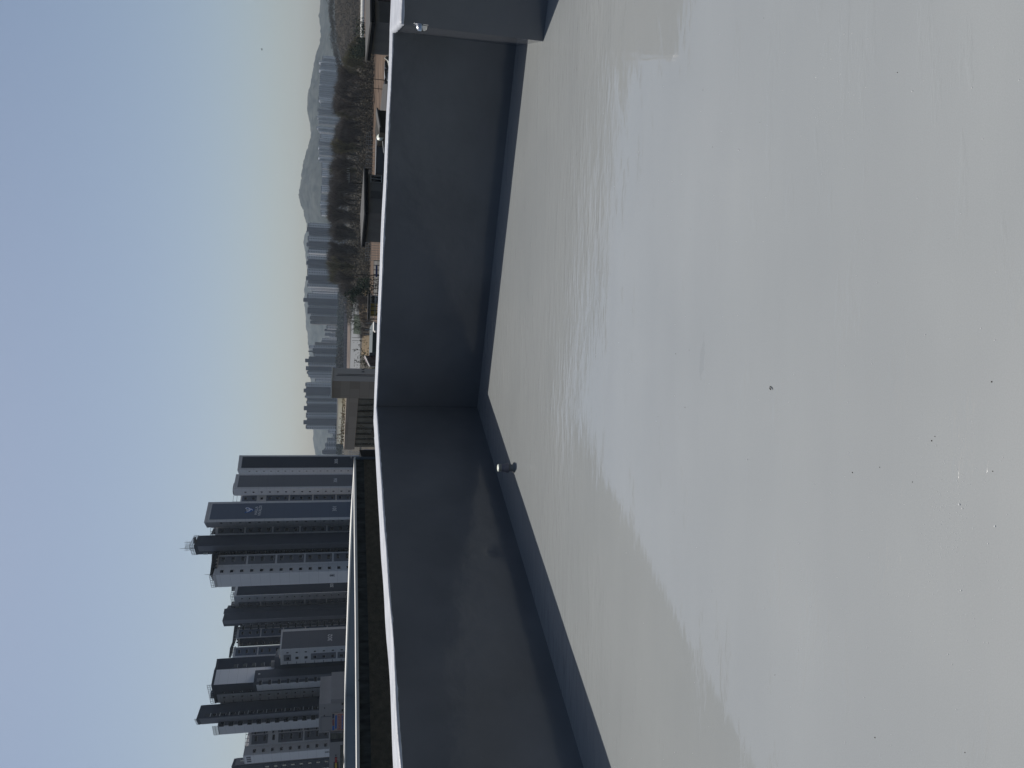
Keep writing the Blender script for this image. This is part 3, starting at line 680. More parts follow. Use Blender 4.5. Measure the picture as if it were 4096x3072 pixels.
# --- dark slab tower
D = 316
t, pl, zt = tower('dark slate slab tower with a stepped top, between tower 303 and tower 302', 'R3', [(500, 84, D+9), (500, 134, D+6)], 'f_dark', {0: []}, group=G, depth=12)
q = [PD(*px('R3', 483, 138), D+5), PD(*px('R3', 475, 205), D), PD(*px('R3', 485, 260), D+5)]; zq = q[0].z
MB().prism([(a.x, a.y) for a in q]+[(q[2].x, q[2].y+12), (q[0].x, q[0].y+12)], 0.0, zq).build('stair_block', M['f_dark'], t)
add_face(t, (q[1].x, q[1].y), (q[2].x, q[2].y), zq, [('band', 0.0, 0.55, 'f_mid', 0.5), ('band', 0.62, 1.0, 'f_black', 9), ('win', 0.80, 1.6, 1.7, zat('R3', 655, 243, D+5), 40), ('ticks', 0.64, 0.99, zat('R3', 690, 243, D+5), 'f_mid')])
g0 = PD(*px('R3', 640, 245), 348); g1 = PD(*px('R3', 640, 290), 348); MB().prism([(g0.x, g0.y), (g1.x, g1.y), (g1.x, g1.y+4), (g0.x, g0.y+4)], 0, g0.z).build('recess_wall', M['f_black'], t)
D = 326; z1 = zat('R3', 664, 331, D)
t, pl, zt = tower('dark panelled tower with an overhanging roof canopy, partly hidden behind tower 302', 'R3', [(628, 262, D+2), (632, 378, D-2), (575, 382, D+2), (570, 460, D+4)], 'f_light',
    {0: [('band', 0.02, 0.22, 'f_mid', 0.5), ('win', 0.12, 2.6, 1.0, zat('R3', 670, 277, D), 40), ('panels', 0.28, 0.92, 'f_slate', z1+1.35, 3), ('win', 0.58, 1.6, 1.1, z1, 40)],
     2: [('band', 0.0, 1.0, 'f_navy', 0.4), ('win', 0.7, 1.6, 1.4, zat('R3', 640, 438, D), 40)]}, group=G)
q0 = PD(*px('R3', 582, 262), D); q1 = PD(*px('R3', 558, 455), D); mb = MB(); mb.prism([(q0.x, q0.y), (q1.x, q1.y), (q1.x, q1.y+8), (q0.x, q0.y+8)], [q0.z-.8, q1.z-.8, q1.z-.8, q0.z-.8], [q0.z, q1.z, q1.z, q0.z])
for k in range(7): p = q0.lerp(q1, k/7); mb.tube((p.x, p.y+1, zt), (p.x, p.y+1, p.z-1.5), 0.3, n=4)
mb.build('roof_canopy', M['f_black'], t); rails(t, [pl[0], pl[1]], zt+0.2, 1.2, 1.2)
D = 322; z1 = zat('R3', 630, 530, D)
t, pl, zt = tower('slate panelled tower in a pale frame behind tower 302, beside the half white tower', 'R3', [(592, 465, D+2), (598, 568, D-2)], 'f_light',
    {0: [('panels', 0.10, 0.84, 'f_slate', z1+1.35, 3), ('win', 0.46, 2.2, 1.1, z1, 40)]}, group=G)
q0 = PD(*px('R3', 540, 472), D); q1 = PD(*px('R3', 528, 568), D); mb = MB(); mb.prism([(q0.x, q0.y), (q1.x, q1.y), (q1.x, q1.y+6), (q0.x, q0.y+6)], [q0.z-.8, q1.z-.8, q1.z-.8, q0.z-.8], [q0.z, q1.z, q1.z, q0.z])
for k in range(5): p = q0.lerp(q1, k/5); mb.tube((p.x, p.y+1, zt), (p.x, p.y+1, p.z-2), 0.25, n=4)
mb.build('roof_canopy', M['f_black'], t); rails(t, [pl[0], pl[1]], zt+0.2, 1.0, 1.2)
# --- 302
D = 260; z1 = zat('R3', 1102, 523, D)
t, pl, zt = tower('low slate grey tower numbered 302 with a pale side wing', 'R3', [(1062, 290, D+7), (1050, 486, D), (1054, 535, D+4), (1060, 634, D+6)], 'f_light',
    {0: [('band', 0.125, 0.98, 'f_mid', 0.0), ('text', '302', ('R3', 1545, 371), 1.4)],
     1: [('win', 0.72, 1.2, 1.0, z1, 40)],
     2: [('panels', 0.06, 0.68, 'f_mid', zat('R3', 1110, 586, D+5)+1.35, 1), ('win', 0.42, 1.4, 1.4, zat('R3', 1110, 586, D+5), 40), ('ticks', 0.78, 0.98, zat('R3', 1110, 622, D+6), 'f_dark')]}, group=G)
q0 = PD(*px('R3', 1030, 545), D+8)
MB().tube((q0.x, q0.y, zt+0.5), (q0.x, q0.y, q0.z+0.1), 0.95, n=14).build('roof_tank', M['concrete'], t); rails(t, [pl[1], pl[2]], zt+0.2, 1.0, 0.9)
# --- half white half dark tower
D = 268
t, pl, zt = tower('tall tower with blank white upper wall beside a dark wall, behind the stepped block', 'R3', [(428, 578, D+12), (418, 684, D+8), (443, 686, D+6), (430, 832, D), (424, 928, D+5), (434, 1010, D+9)], 'f_dark',
    {0: [('band', 0.0, 1.0, 'f_navy', 0.3), ('win', 0.78, 2.0, 1.6, zat('R3', 595, 655, D+8), 40)],
     2: [('band', 0.0, 1.0, 'f_lightb', 0.3)],
     3: [('band', 0.0, 1.0, 'f_dark', 0.3), ('win', 0.84, 1.1, 1.0, zat('R3', 472, 912, D+4), 40)],
     4: [('band', 0.0, 1.0, 'f_light', 0.6), ('panels', 0.10, 0.62, 'f_mid', zat('R3', 486, 968, D+7)+1.35, 3), ('win', 0.38, 1.2, 1.1, zat('R3', 486, 968, D+7), 40), ('ticks', 0.75, 0.99, zat('R3', 486, 1000, D+8), 'f_dark')]}, group=G)
q0 = PD(*px('R3', 402, 690), D+8); q1 = PD(*px('R3', 402, 800), D+8); MB().prism([(q0.x, q0.y), (q1.x, q1.y), (q1.x, q1.y+5), (q0.x, q0.y+5)], zt+0.5, [q0.z+0.6, q0.z-0.4, q0.z-0.4, q0.z+0.6]).build('lift_house', M['f_dark'], t)
g0 = PD(*px('R3', 445, 1000), D+22); g1 = PD(*px('R3', 445, 1075), D+22); MB().prism([(g0.x, g0.y), (g1.x, g1.y), (g1.x, g1.y+4), (g0.x, g0.y+4)], 0, g0.z).build('recess_wall', M['f_black'], t)
rails(t, [pl[3], pl[4], pl[5]], zt+0.2, 1.6, 1.2)
q0 = PD(*px('R3', 395, 925), D+8); MB().box((q0.x, q0.y, zt+1.0), (2.0, 2, 1.4)).build('roof_unit', M['f_dark'], t)
# --- lower stepped dark block in front
D = 262
t, pl, zt = tower('lower dark block with a stepped top in front of the half white tower', 'R3', [(806, 690, D+6), (803, 770, D+2), (815, 836, D), (812, 892, D+4)], 'f_dark',
    {0: [], 1: [('band', 0.02, 0.55, 'f_mid', 0.4), ('win', 0.70, 2.2, 1.2, zat('R3', 842, 818, D+1), 40)], 2: [('band', 0.0, 1.0, 'f_light', 0.4)]}, group=G)
q0 = PD(*px('R3', 975, 560), D+10); q1 = PD(*px('R3', 975, 692), D+8)
MB().prism([(q0.x, q0.y), (q1.x, q1.y), (q1.x, q1.y+6), (q0.x, q0.y+6)], 0.0, q1.z).build('lower_wing', M['f_dark'], t)
q0 = PD(*px('R3', 955, 628), D+11); MB().box((q0.x, q0.y, q0.z-0.4), (1.8, 1.8, 1.4)).build('roof_tank', M['concrete'], t)
sq = PD(*px('R3', 828, 730), D+4); plate((q0.x, q0.y), (q1.x, q1.y), 0, .01, 0, .01, Vector((0, -1, 0)), 0, .01)
MB().box((sq.x, pl[0][1]-2.2, sq.z), (0.7, 0.2, 0.7)).build('wall_plate', M['f_light'], t)
# --- tall dark tower with white balcony slabs
D = 262
t, pl, zt = tower('tallest dark tower with a ladder of white balcony slabs and pale lower wing', 'R4', [(272, 365, D+9), (256, 500, D), (268, 552, D+5)], 'f_dark',
    {0: [('band', 0.68, 0.90, 'f_black', 1.8), ('ticks', 0.68, 0.90, zat('R4', 352, 474, D+2), 'f_light'), ('win', 0.80, 1.8, 1.8, zat('R4', 385, 472, D+2), 40)], 1: [('band', 0.0, 1.0, 'f_mid', 0.4)]}, group=G)
rails(t, [pl[1], pl[2]], zt+0.2, 0.8, 1.4)
p0 = PD(*px('R4', 424, 520), D+5); p1 = PD(*px('R4', 418, 572), D+3); p2 = PD(*px('R4', 434, 655), D+7)
MB().prism([(p0.x, p0.y), (p1.x, p1.y), (p2.x, p2.y), (p2.x, p2.y+12), (p0.x, p0.y+12)], 0.0, p1.z).build('lower_wing', M['f_mid'], t)
add_face(t, (p0.x, p0.y), (p1.x, p1.y), p1.z, [('win', 0.42, 4.4, 2.0, zat('R4', 462, 543, D+4), 40)]); add_face(t, (p1.x, p1.y), (p2.x, p2.y), p1.z, [('band', 0.0, 1.0, 'f_light', 0.3)])
rails(t, [(p1.x, p1.y), (p2.x, p2.y)], p1.z, 1.6, .7)
# --- pale lower tower
D = 268
t, pl, zt = tower('pale lower tower with slate panels and three small square openings near its top', 'R4', [(752, 612, D+9), (738, 770, D+5)], 'f_light',
    {0: [('panels', 0.02, 0.26, 'f_mid', zat('R4', 793, 632, D+8)+1.35, 2), ('win', 0.14, 1.9, 0.9, zat('R4', 793, 632, D+8), 40), ('panels', 0.32, 0.90, 'f_mid', zat('R4', 796, 700, D+7)+1.35, 2), ('win', 0.56, 3.0*0.8, 1.1, zat('R4', 796, 700, D+7), 40)]}, group=G)
rails(t, [pl[0], pl[1]], zt+0.2, 1.5, 1.2)
p0 = PD(*px('R4', 690, 775), D+5); p1 = PD(*px('R4', 668, 866), D); p2 = PD(*px('R4', 686, 942), D+5)
MB().prism([(p0.x, p0.y), (p1.x, p1.y), (p2.x, p2.y), (p2.x, p2.y+12), (p0.x, p0.y+12)], 0.0, p1.z).build('end_wing', M['f_light'], t)
add_face(t, (p0.x, p0.y), (p1.x, p1.y), p1.z, [('win', 0.56, 2.3, 1.2, zat('R4', 782, 825, D+3), 40)])
add_face(t, (p1.x, p1.y), (p2.x, p2.y), p1.z, [('band', 0.0, 1.0, 'f_lightb', 0.3)])
for k in range(3):
    n, d = face_normal((p1.x, p1.y), (p2.x, p2.y)); z = zat('R4', 722, 884, D+2)
    plate((p1.x, p1.y), (p2.x, p2.y), 0.12+k*0.26, 0.30+k*0.26, z-0.8, z+0.6, n, 0, 0.1).build('opening', M['f_mid'], t)
c = fpt((p1.x, p1.y), (p2.x, p2.y), 0.35, zat('R4', 1497, 832, D+2), n, 0.10); glyph(c, -d if d.x < 0 else d, n, t, 0.55)
# --- last tower at the frame edge
D = 280
t, pl, zt = tower('dark low tower at the very edge of the picture, beyond the pale tower', 'R4', [(598, 888, D+8), (592, 966, D), (600, 1060, D+8)], 'f_dark',
    {0: [('band', 0.0, 0.9, 'f_mid', 0.4), ('win', 0.42, 1.8, 1.6, zat('R4', 655, 922, D+4), 1)], 1: [('band', 0.0, 1.0, 'f_navy', 0.4), ('win', 0.3, 2.0, 1.5, zat('R4', 900, 945, D), 40)]}, group=G)

# --- commercial block with signs, near
Dc = 150
cb = empty('shop_building', tuple(PD(*px('R4', 1500, 600), Dc+4).xy)+(0,), 'pale low shop building with coloured signboards, in front of the lower towers', 'building')
def cblock(xt, ya, yb, D0, D1, nm, m, zb=0.0):
    a = PD(*px('R4', xt, ya), D0); b = PD(*px('R4', xt, yb), D1)
    MB().prism([(a.x, a.y), (b.x, b.y), (b.x, b.y+14), (a.x, a.y+14)], zb, a.z).build(nm, M[m], cb); return a, b
M['shop'] = mat('shop_cladding', (0.26, 0.25, 0.25), 0.8, 0.05, 0.3, lines=(1.3, 0.93, 0.05))
a1, b1 = cblock(1416, 358, 640, Dc, Dc+2, 'wall', 'shop')
a2, b2 = cblock(1534, 308, 360, Dc+0.5, Dc+0.2, 'side_block', 'shop')
a3, b3 = cblock(1522, 640, 1060, Dc+1.5, Dc+5, 'end_block', 'shop')
n, d = face_normal((a1.x, a1.y), (b1.x, b1.y)); r = -d if d.x < 0 else d
def onf(A, B, zx, zy):   # point of the facade under a photo pixel
    v = ray(*px('R4', zx, zy)); n, d = face_normal((A.x, A.y), (B.x, B.y)); tt = (Vector((A.x, A.y, 0))-Vector((EYE.x, EYE.y, 0))).dot(n)/Vector((v.x, v.y, 0)).dot(n)
    return EYE+v*tt
def quadf(A, B, x0, y0, x1, y1, off, m, nm, par):
    n, d = face_normal((A.x, A.y), (B.x, B.y)); p = onf(A, B, x0, y0); q = onf(A, B, x1, y1)
    z0, z1 = min(p.z, q.z), max(p.z, q.z)
    c4 = [Vector((p.x, p.y, 0))+n*0.0, Vector((q.x, q.y, 0))+n*0.0, Vector((q.x, q.y, 0))+n*off, Vector((p.x, p.y, 0))+n*off]
    return MB().prism([(v.x, v.y) for v in c4], z0, z1).build(nm, m if not isinstance(m, str) else M[m], par)
quadf(a1, b1, 1434, 478, 1538, 612, 0.05, 'f_mid', 'board_frame', cb); quadf(a1, b1, 1438, 484, 1534, 606, 0.08, 'shop', 'blank_board', cb)
M['board'] = mat('sign_board', (0.38, 0.32, 0.29), 0.7, 0.05)
sb = quadf(a1, b1, 1540, 442, 1662, 612, 0.12, 'board', 'signboard', cb)
for (x0, y0, x1, y1, m) in ((1546, 448, 1566, 490, 'logo_dark'), (1546, 500, 1566, 560, 'f_mid'), (1546, 566, 1566, 606, 'logo_blue'), (1575, 462, 1590, 590, 'logo_blue'), (1600, 448, 1626, 600, 'red'), (1604, 453, 1622, 595, 'board'), (1634, 448, 1656, 600, 'red'), (1638, 453, 1652, 595, 'board')):
    off = 0.16 if m != 'board' else 0.18
    quadf(a1, b1, x0, y0, x1, y1, off, m, 'sign_strip', cb)
for j, (xc, m) in enumerate(((1613, 'red'), (1645, 'logo_blue'))):
    for k in range(9):
        y = 462+k*15; quadf(a1, b1, xc-6, y, xc+6, y+9, 0.21, m, 'sign_letter', cb)
for k in range(5): quadf(a1, b1, 1550, 505+k*11, 1562, 511+k*11, 0.19, 'red', 'sign_letter', cb)
for (x, y) in ((1470, 392), (1468, 466)): quadf(a1, b1, x-4, y-4, x+4, y+4, 0.1, 'glass', 'window', cb)
for y in (352, 414): quadf(a1, b1, 1638, y-8, 1656, y+8, 0.1, 'glass', 'window', cb)
M['shopglass'] = mat('glass_painted_reflections', (0.012, 0.022, 0.02), 0.12, 0.3, 0.35, col2=(0.11, 0.12, 0.11), stretch=(1, 1, 2.5), detail=6)  # pale and dark streaks painted into the colour as reflections
g = quadf(a3, b3, 1530, 645, 1662, 712, 0.1, 'shopglass', 'glazing', cb)
for x in (1528, 1588, 1602): quadf(a3, b3, x, 642, x+4, 712, 0.2, 'f_black', 'mullion', cb)
quadf(a3, b3, 1528, 700, 1662, 712, 0.22, 'f_black', 'mullion', cb)
quadf(a3, b3, 1625, 760, 1665, 1040, 0.1, 'shopglass', 'glazing', cb)
quadf(a3, b3, 1560, 925, 1604, 1040, 0.12, 'f_black', 'signboard', cb)
for k, (y0, y1, m) in enumerate(((852, 862, 'logo_dark'), (878, 900, 'red'), (905, 925, 'red'), (930, 948, 'yellow'), (950, 968, 'yellow'), (972, 985, 'yellow'), (990, 1010, 'yellow'))):
    quadf(a3, b3, 1572 if k else 1578, y0, 1592 if k else 1586, y1, 0.16, m, 'sign_letter', cb)

# ================================================================ DISTANT APARTMENT BLOCKS
def grid_mat(name, wall, dark, pw, ph, fw, fh):
    m = mat(name, wall, 0.85, 0.04, 0.01); n = m.node_tree.nodes; l = m.node_tree.links; b = n['Principled BSDF']
    geo = n.new('ShaderNodeNewGeometry'); sp = n.new('ShaderNodeSeparateXYZ'); l.new(geo.outputs['Position'], sp.inputs[0])
    def less(src, per, frac):
        d = n.new('ShaderNodeMath'); d.operation = 'FRACT'; q = n.new('ShaderNodeMath'); q.operation = 'DIVIDE'; q.inputs[1].default_value = per
        l.new(src, q.inputs[0]); l.new(q.outputs[0], d.inputs[0]); t = n.new('ShaderNodeMath'); t.operation = 'LESS_THAN'; t.inputs[1].default_value = frac; l.new(d.outputs[0], t.inputs[0]); return t.outputs[0]
    a = less(sp.outputs['X'], pw, fw); c = less(sp.outputs['Z'], ph, fh)
    mu = n.new('ShaderNodeMath'); mu.operation = 'MULTIPLY'; l.new(a, mu.inputs[0]); l.new(c, mu.inputs[1])
    mx = n.new('ShaderNodeMix'); mx.data_type = 'RGBA'; src = b.inputs['Base Color'].links[0].from_socket
    l.new(mu.outputs[0], mx.inputs['Factor']); l.new(src, mx.inputs['A']); mx.inputs['B'].default_value = (*dark, 1); l.new(mx.outputs['Result'], b.inputs['Base Color'])
    return m
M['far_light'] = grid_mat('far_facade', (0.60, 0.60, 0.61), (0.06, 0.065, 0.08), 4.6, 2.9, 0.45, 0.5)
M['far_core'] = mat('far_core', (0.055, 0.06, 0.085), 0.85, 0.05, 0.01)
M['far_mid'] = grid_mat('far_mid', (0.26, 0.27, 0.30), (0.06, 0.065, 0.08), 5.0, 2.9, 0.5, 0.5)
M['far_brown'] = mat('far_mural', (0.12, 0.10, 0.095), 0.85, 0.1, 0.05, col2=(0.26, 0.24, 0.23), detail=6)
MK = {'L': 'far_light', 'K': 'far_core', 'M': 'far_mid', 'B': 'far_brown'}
FARN = {}
def far_tower(fr, segs, D, look, head=None, dep=16):
    """segs: (zy0, zy1, top zx, kind)"""
    mid = (segs[0][0]+segs[-1][1])/2; x, y = px(fr, segs[0][2], mid); c = PD(x, y, D)
    grp = 'hazy apartment blocks far away' if D < 1700 else 'faint apartment blocks at the foot of the hills'
    root = empty('apartment_block', (c.x, c.y, 0), 'x', 'apartment block', grp); root['_y'] = y; root['_look'] = look; FARN.setdefault(grp, []).append(root)
    kinds = [s[3] for s in segs]
    for k, (a, b, top, kind) in enumerate(segs):
        pa = PD(*px(fr, top, a), D); pb = PD(*px(fr, top, b), D)
        x0, x1 = min(pa.x, pb.x), max(pa.x, pb.x); oy = {'L': 0, 'B': 0.5, 'M': 3, 'K': -3}[kind]
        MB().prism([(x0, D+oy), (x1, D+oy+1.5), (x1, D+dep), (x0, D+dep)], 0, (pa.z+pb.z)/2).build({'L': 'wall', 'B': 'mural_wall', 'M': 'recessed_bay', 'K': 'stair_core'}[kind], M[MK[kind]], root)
        if kind in 'LB' and x1-x0 > 5:
            MB().prism([(x0+1, D+2), (x1-1, D+3), (x1-1, D+dep-1), (x0+1, D+dep-1)], (pa.z+pb.z)/2+0.003, (pa.z+pb.z)/2+1.6).build('roof_edge', M['far_core'], root)
    if head:
        a, b, top = head; pa = PD(*px(fr, top, a), D); pb = PD(*px(fr, top, b), D)
        MB().prism([(min(pa.x, pb.x), D-3.4), (max(pa.x, pb.x), D-3.4), (max(pa.x, pb.x), D+6), (min(pa.x, pb.x), D+6)], 0.0, pa.z).build('lift_shaft', M['far_core'], root)
    return root
N1, N2 = 1400, 1430
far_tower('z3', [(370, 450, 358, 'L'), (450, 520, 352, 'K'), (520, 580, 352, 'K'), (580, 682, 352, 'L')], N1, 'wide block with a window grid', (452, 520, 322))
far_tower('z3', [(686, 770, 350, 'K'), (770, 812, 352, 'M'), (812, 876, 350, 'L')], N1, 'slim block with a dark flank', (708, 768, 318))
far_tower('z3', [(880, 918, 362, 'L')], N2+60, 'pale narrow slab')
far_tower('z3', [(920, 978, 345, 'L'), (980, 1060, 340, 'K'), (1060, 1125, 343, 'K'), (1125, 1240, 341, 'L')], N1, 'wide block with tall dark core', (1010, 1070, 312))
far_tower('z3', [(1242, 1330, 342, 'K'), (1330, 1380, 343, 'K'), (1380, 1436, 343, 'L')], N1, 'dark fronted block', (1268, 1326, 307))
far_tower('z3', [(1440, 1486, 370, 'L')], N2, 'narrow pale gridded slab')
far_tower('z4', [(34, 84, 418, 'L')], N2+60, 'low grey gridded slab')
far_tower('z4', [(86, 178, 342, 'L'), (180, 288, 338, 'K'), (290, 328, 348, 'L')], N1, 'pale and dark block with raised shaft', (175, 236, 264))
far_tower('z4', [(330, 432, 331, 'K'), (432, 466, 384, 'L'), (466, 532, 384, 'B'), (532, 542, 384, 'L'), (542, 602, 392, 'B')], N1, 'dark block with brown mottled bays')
far_tower('z4', [(622, 686, 660, 'L')], N2+40, 'low gridded block')
far_tower('z4', [(688, 720, 614, 'K'), (720, 745, 720, 'L')], N2+90, 'small stepped block')
far_tower('z4', [(745, 800, 620, 'M'), (800, 838, 700, 'L')], N2+150, 'small faint block')
far_tower('z4', [(838, 870, 572, 'L'), (870, 902, 560, 'M')], N2+60, 'grey stepped block')
far_tower('z4', [(905, 950, 453, 'B'), (950, 1004, 460, 'L')], N1+10, 'block with a mottled end')
far_tower('z4', [(952, 1010, 373, 'L')], N2+90, 'pale tower peeping over its neighbours')
far_tower('z4', [(1006, 1092, 418, 'K'), (1094, 1142, 448, 'L')], N1, 'dark broad block', (1048, 1068, 345))
far_tower('z4', [(1144, 1230, 352, 'K'), (1232, 1302, 356, 'L')], N1, 'tall dark and pale block', (1180, 1240, 294))
far_tower('z4', [(1304, 1378, 345, 'K'), (1378, 1440, 335, 'L'), (1440, 1484, 345, 'L')], N1-20, 'block with broad pale end wall', (1304, 1374, 307))
far_tower('z5', [(240, 262, 372, 'L'), (262, 322, 470, 'L')], N2+120, 'low pale block in a gap')
far_tower('z5', [(326, 402, 310, 'L'), (402, 540, 305, 'K'), (540, 592, 303, 'L')], N1-40, 'tall block with a broad dark front', (432, 496, 270))
far_tower('z5', [(594, 628, 324, 'K'), (628, 692, 326, 'L'), (694, 732, 322, 'K')], N1-40, 'tall pale block')
far_tower('z5', [(734, 826, 320, 'K'), (826, 926, 320, 'L')], N1-38, 'tall block with bright window grid', (722, 792, 272))
far_tower('z5', [(928, 1034, 320, 'K'), (1034, 1108, 316, 'L')], N1-40, 'end block of the tall row', (957, 1026, 266))
far_tower('z5', [(1112, 1180, 690, 'L'), (1180, 1244, 750, 'M')], N2+200, 'low faint block under the hill')
far_tower('z5', [(1258, 1312, 658, 'M'), (1312, 1342, 662, 'L')], N2-100, 'small grey block')
far_tower('z5', [(1344, 1404, 624, 'M'), (1404, 1438, 628, 'L')], N2-100, 'small grey stepped block')
far_tower('z5', [(1440, 1530, 600, 'M')], N2-60, 'dark low block with a rounded roof', (1455, 1515, 575))
F = 1960
for fr, segs, look, head in (
    ('z1', [(914, 962, 592, 'L'), (962, 1000, 572, 'M')], 'short faint block', None),
    ('z1', [(1000, 1026, 522, 'L'), (1030, 1066, 548, 'M')], 'white dotted block', None),
    ('z1', [(1068, 1126, 540, 'M')], 'grey faint block', None),
    ('z1', [(1128, 1160, 520, 'L'), (1162, 1222, 545, 'M')], 'block with a pale dotted side', None),
    ('z1', [(1226, 1310, 535, 'M')], 'broad grey block', None),
    ('z1', [(1312, 1390, 532, 'M'), (1390, 1400, 526, 'L')], 'grey block with a bright edge', None),
    ('z1', [(1402, 1500, 522, 'M')], 'broad faint block', None), ('z1', [(1502, 1590, 522, 'M')], 'second broad faint block', None),
    ('z1', [(1594, 1660, 524, 'L')], 'plain pale slab', None),
    ('z2', [(10, 30, 545, 'L'), (32, 108, 548, 'M')], 'grey block with a white rib', None),
    ('z2', [(122, 186, 528, 'L'), (186, 236, 518, 'M')], 'pale ended block', (150, 190, 500)),
    ('z2', [(256, 286, 492, 'L'), (286, 330, 512, 'M'), (332, 346, 520, 'L'), (346, 378, 512, 'M')], 'wide block with white ribs', None),
    ('z2', [(428, 462, 492, 'L'), (462, 510, 515, 'M'), (510, 526, 525, 'L')], 'block between two white ribs', None),
    ('z2', [(552, 630, 558, 'L')], 'low gridded block', None), ('z2', [(636, 690, 538, 'L'), (690, 740, 525, 'M')], 'pale ended low block', (690, 715, 515)),
    ('z2', [(765, 790, 508, 'L'), (792, 838, 522, 'M'), (840, 850, 540, 'L'), (850, 900, 525, 'M')], 'broad ribbed block', None),
    ('z2', [(932, 956, 508, 'L'), (958, 1005, 530, 'M')], 'block with a dotted side', None),
    ('z2', [(1030, 1130, 575, 'L')], 'low pale block', None), ('z2', [(1150, 1260, 575, 'L')], 'second low pale block', None), ('z2', [(1270, 1400, 572, 'M')], 'long low block', None),
    ('z2', [(1420, 1520, 565, 'L')], 'low block above the treetops', None), ('z2', [(1560, 1659, 552, 'M')], 'low grey block', None),
    ('z3', [(25, 70, 548, 'L'), (70, 130, 552, 'M')], 'dotted low block', None), ('z3', [(160, 200, 560, 'L'), (200, 245, 565, 'L')], 'last low dotted block', None)):
    far_tower(fr, segs, F, look, head)
for grp, L in FARN.items():
    L.sort(key=lambda o: o['_y'])
    for k, o in enumerate(L):
        if D and 'foot' in grp: o['label'] = '%s below the hills, %s from the wooded rise' % (o['_look'], ordw(k))
        else: o['label'] = '%s in the hazy row, %s from tower 305' % (o['_look'], ordw(len(L)-1-k))
        del o['_y']; del o['_look']

# ================================================================ WOODS AND TREES
def tri_cloud(name, m, pts_fn, n, size, seed):
    rng = np.random.RandomState(seed); v = []; f = []
    for k in range(n):
        p, s = pts_fn(rng); d = rng.normal(size=3); d /= np.linalg.norm(d); e = rng.normal(size=3); e -= d*d.dot(e); e /= np.linalg.norm(e)
        s *= size; i = len(v)
        v += [tuple(p-d*s), tuple(p+d*s), tuple(p+e*s*0.8)]; f.append((i, i+1, i+2))
    me = bpy.data.meshes.new(name); me.from_pydata(v, [], f); me.materials.append(m); o = bpy.data.objects.new(name, me); COL.objects.link(o); return o
M['far_wood'] = mat('far_wood', (0.040, 0.036, 0.032), 1.0, 0.2, 0.03, col2=(0.085, 0.077, 0.064), detail=6)
M['brush'] = mat('brushwood', (0.05, 0.044, 0.036), 1.0, 0.2, 0.15, col2=(0.17, 0.15, 0.115), detail=6)
M['blue_wood'] = mat('evergreen_far', (0.028, 0.04, 0.035), 1.0, 0.2, 0.03, col2=(0.06, 0.07, 0.055), detail=6)
# wooded rise beyond the fields on the upright right: 480..620 m
pr0 = [(-300, 1302), (0, 1306), (60, 1312), (120, 1319), (170, 1330), (210, 1334), (260, 1342), (330, 1350), (420, 1360)]
wp = sorted([(PD(x, y, 560).x, PD(x, y, 560).z) for y, x in pr0]); WX = [p[0] for p in wp]; WZ = [p[1] for p in wp]
def rise(x, y):
    k = min(1, max(0, (y-470)/90.0)); k2 = min(1, max(0, (700-y)/120.0)); k = k*k*(3-2*k)*k2
    return (float(np.interp(x, WX, WZ))-5)*k + 1.2*mnoise.noise(Vector((x*.05, y*.05, 0)))*k - 0.3
heightgrid('hill', WX[0]-10, 420, 450, 720, 120, 60, rise, M['brushland'])
def wood_pts(rng):
    x = rng.uniform(WX[0], 380); y = rng.uniform(470, 600); cell = Vector((round(x/7)*7, round(y/9)*9, 0)); h = 5+2.5*mnoise.noise(cell*0.7)
    r = math.hypot(x-cell.x, (y-cell.y)*0.8)/5.0; top = h*max(0.25, 1-r*r*0.8)
    z = rise(x, y)+top*rng.uniform(0.55, 1.0); return np.array((x, y, z)), rng.uniform(0.5, 1.2)
tag(tri_cloud('forest', M['far_wood'], wood_pts, 60000, 0.40, 2), 'brown leafless wood covering the low rise beyond the fields', 'forest', kind='stuff')
def belt(nm, y0, y1, D, dD, h, m, n, label, seed, size=0.9):
    a = PD(1372, y0, D).x; b = PD(1372, y1, D).x; a, b = min(a, b), max(a, b)
    def fn(rng):
        x = rng.uniform(a, b); y = D+rng.uniform(0, dD); hh = h*(0.75+0.45*mnoise.noise(Vector((x*0.06, y*0.03, seed))))
        return np.array((x, y, hh*math.sqrt(rng.uniform(0, 1)))), rng.uniform(0.6, 1.3)
    tag(tri_cloud(nm, m, fn, n, size, seed), label, 'forest', kind='stuff')
belt('forest', 1150, 1520, 1150, 130, 13, M['blue_wood'], 9000, 'dark band of trees along the foot of the hazy apartment blocks', 11, 1.6)
belt('forest', 1390, 1480, 900, 60, 13, M['far_wood'], 2600, 'pale brown copse in front of the hazy blocks, beside the beige building', 12, 1.3)
belt('forest', 180, 1180, 900, 300, 12, M['far_wood'], 9000, 'far brown woodland behind the row of bare trees', 13, 1.5)
belt('forest', 150, 1175, 330, 200, 6.5, M['brush'], 26000, 'scrubby undergrowth stretching behind the belt of bare trees', 15, .45)
belt('forest', 1700, 1830, 900, 200, 12, M['blue_wood'], 3000, 'dark scrub below the hazy blocks next to tower 305', 14, 1.3)

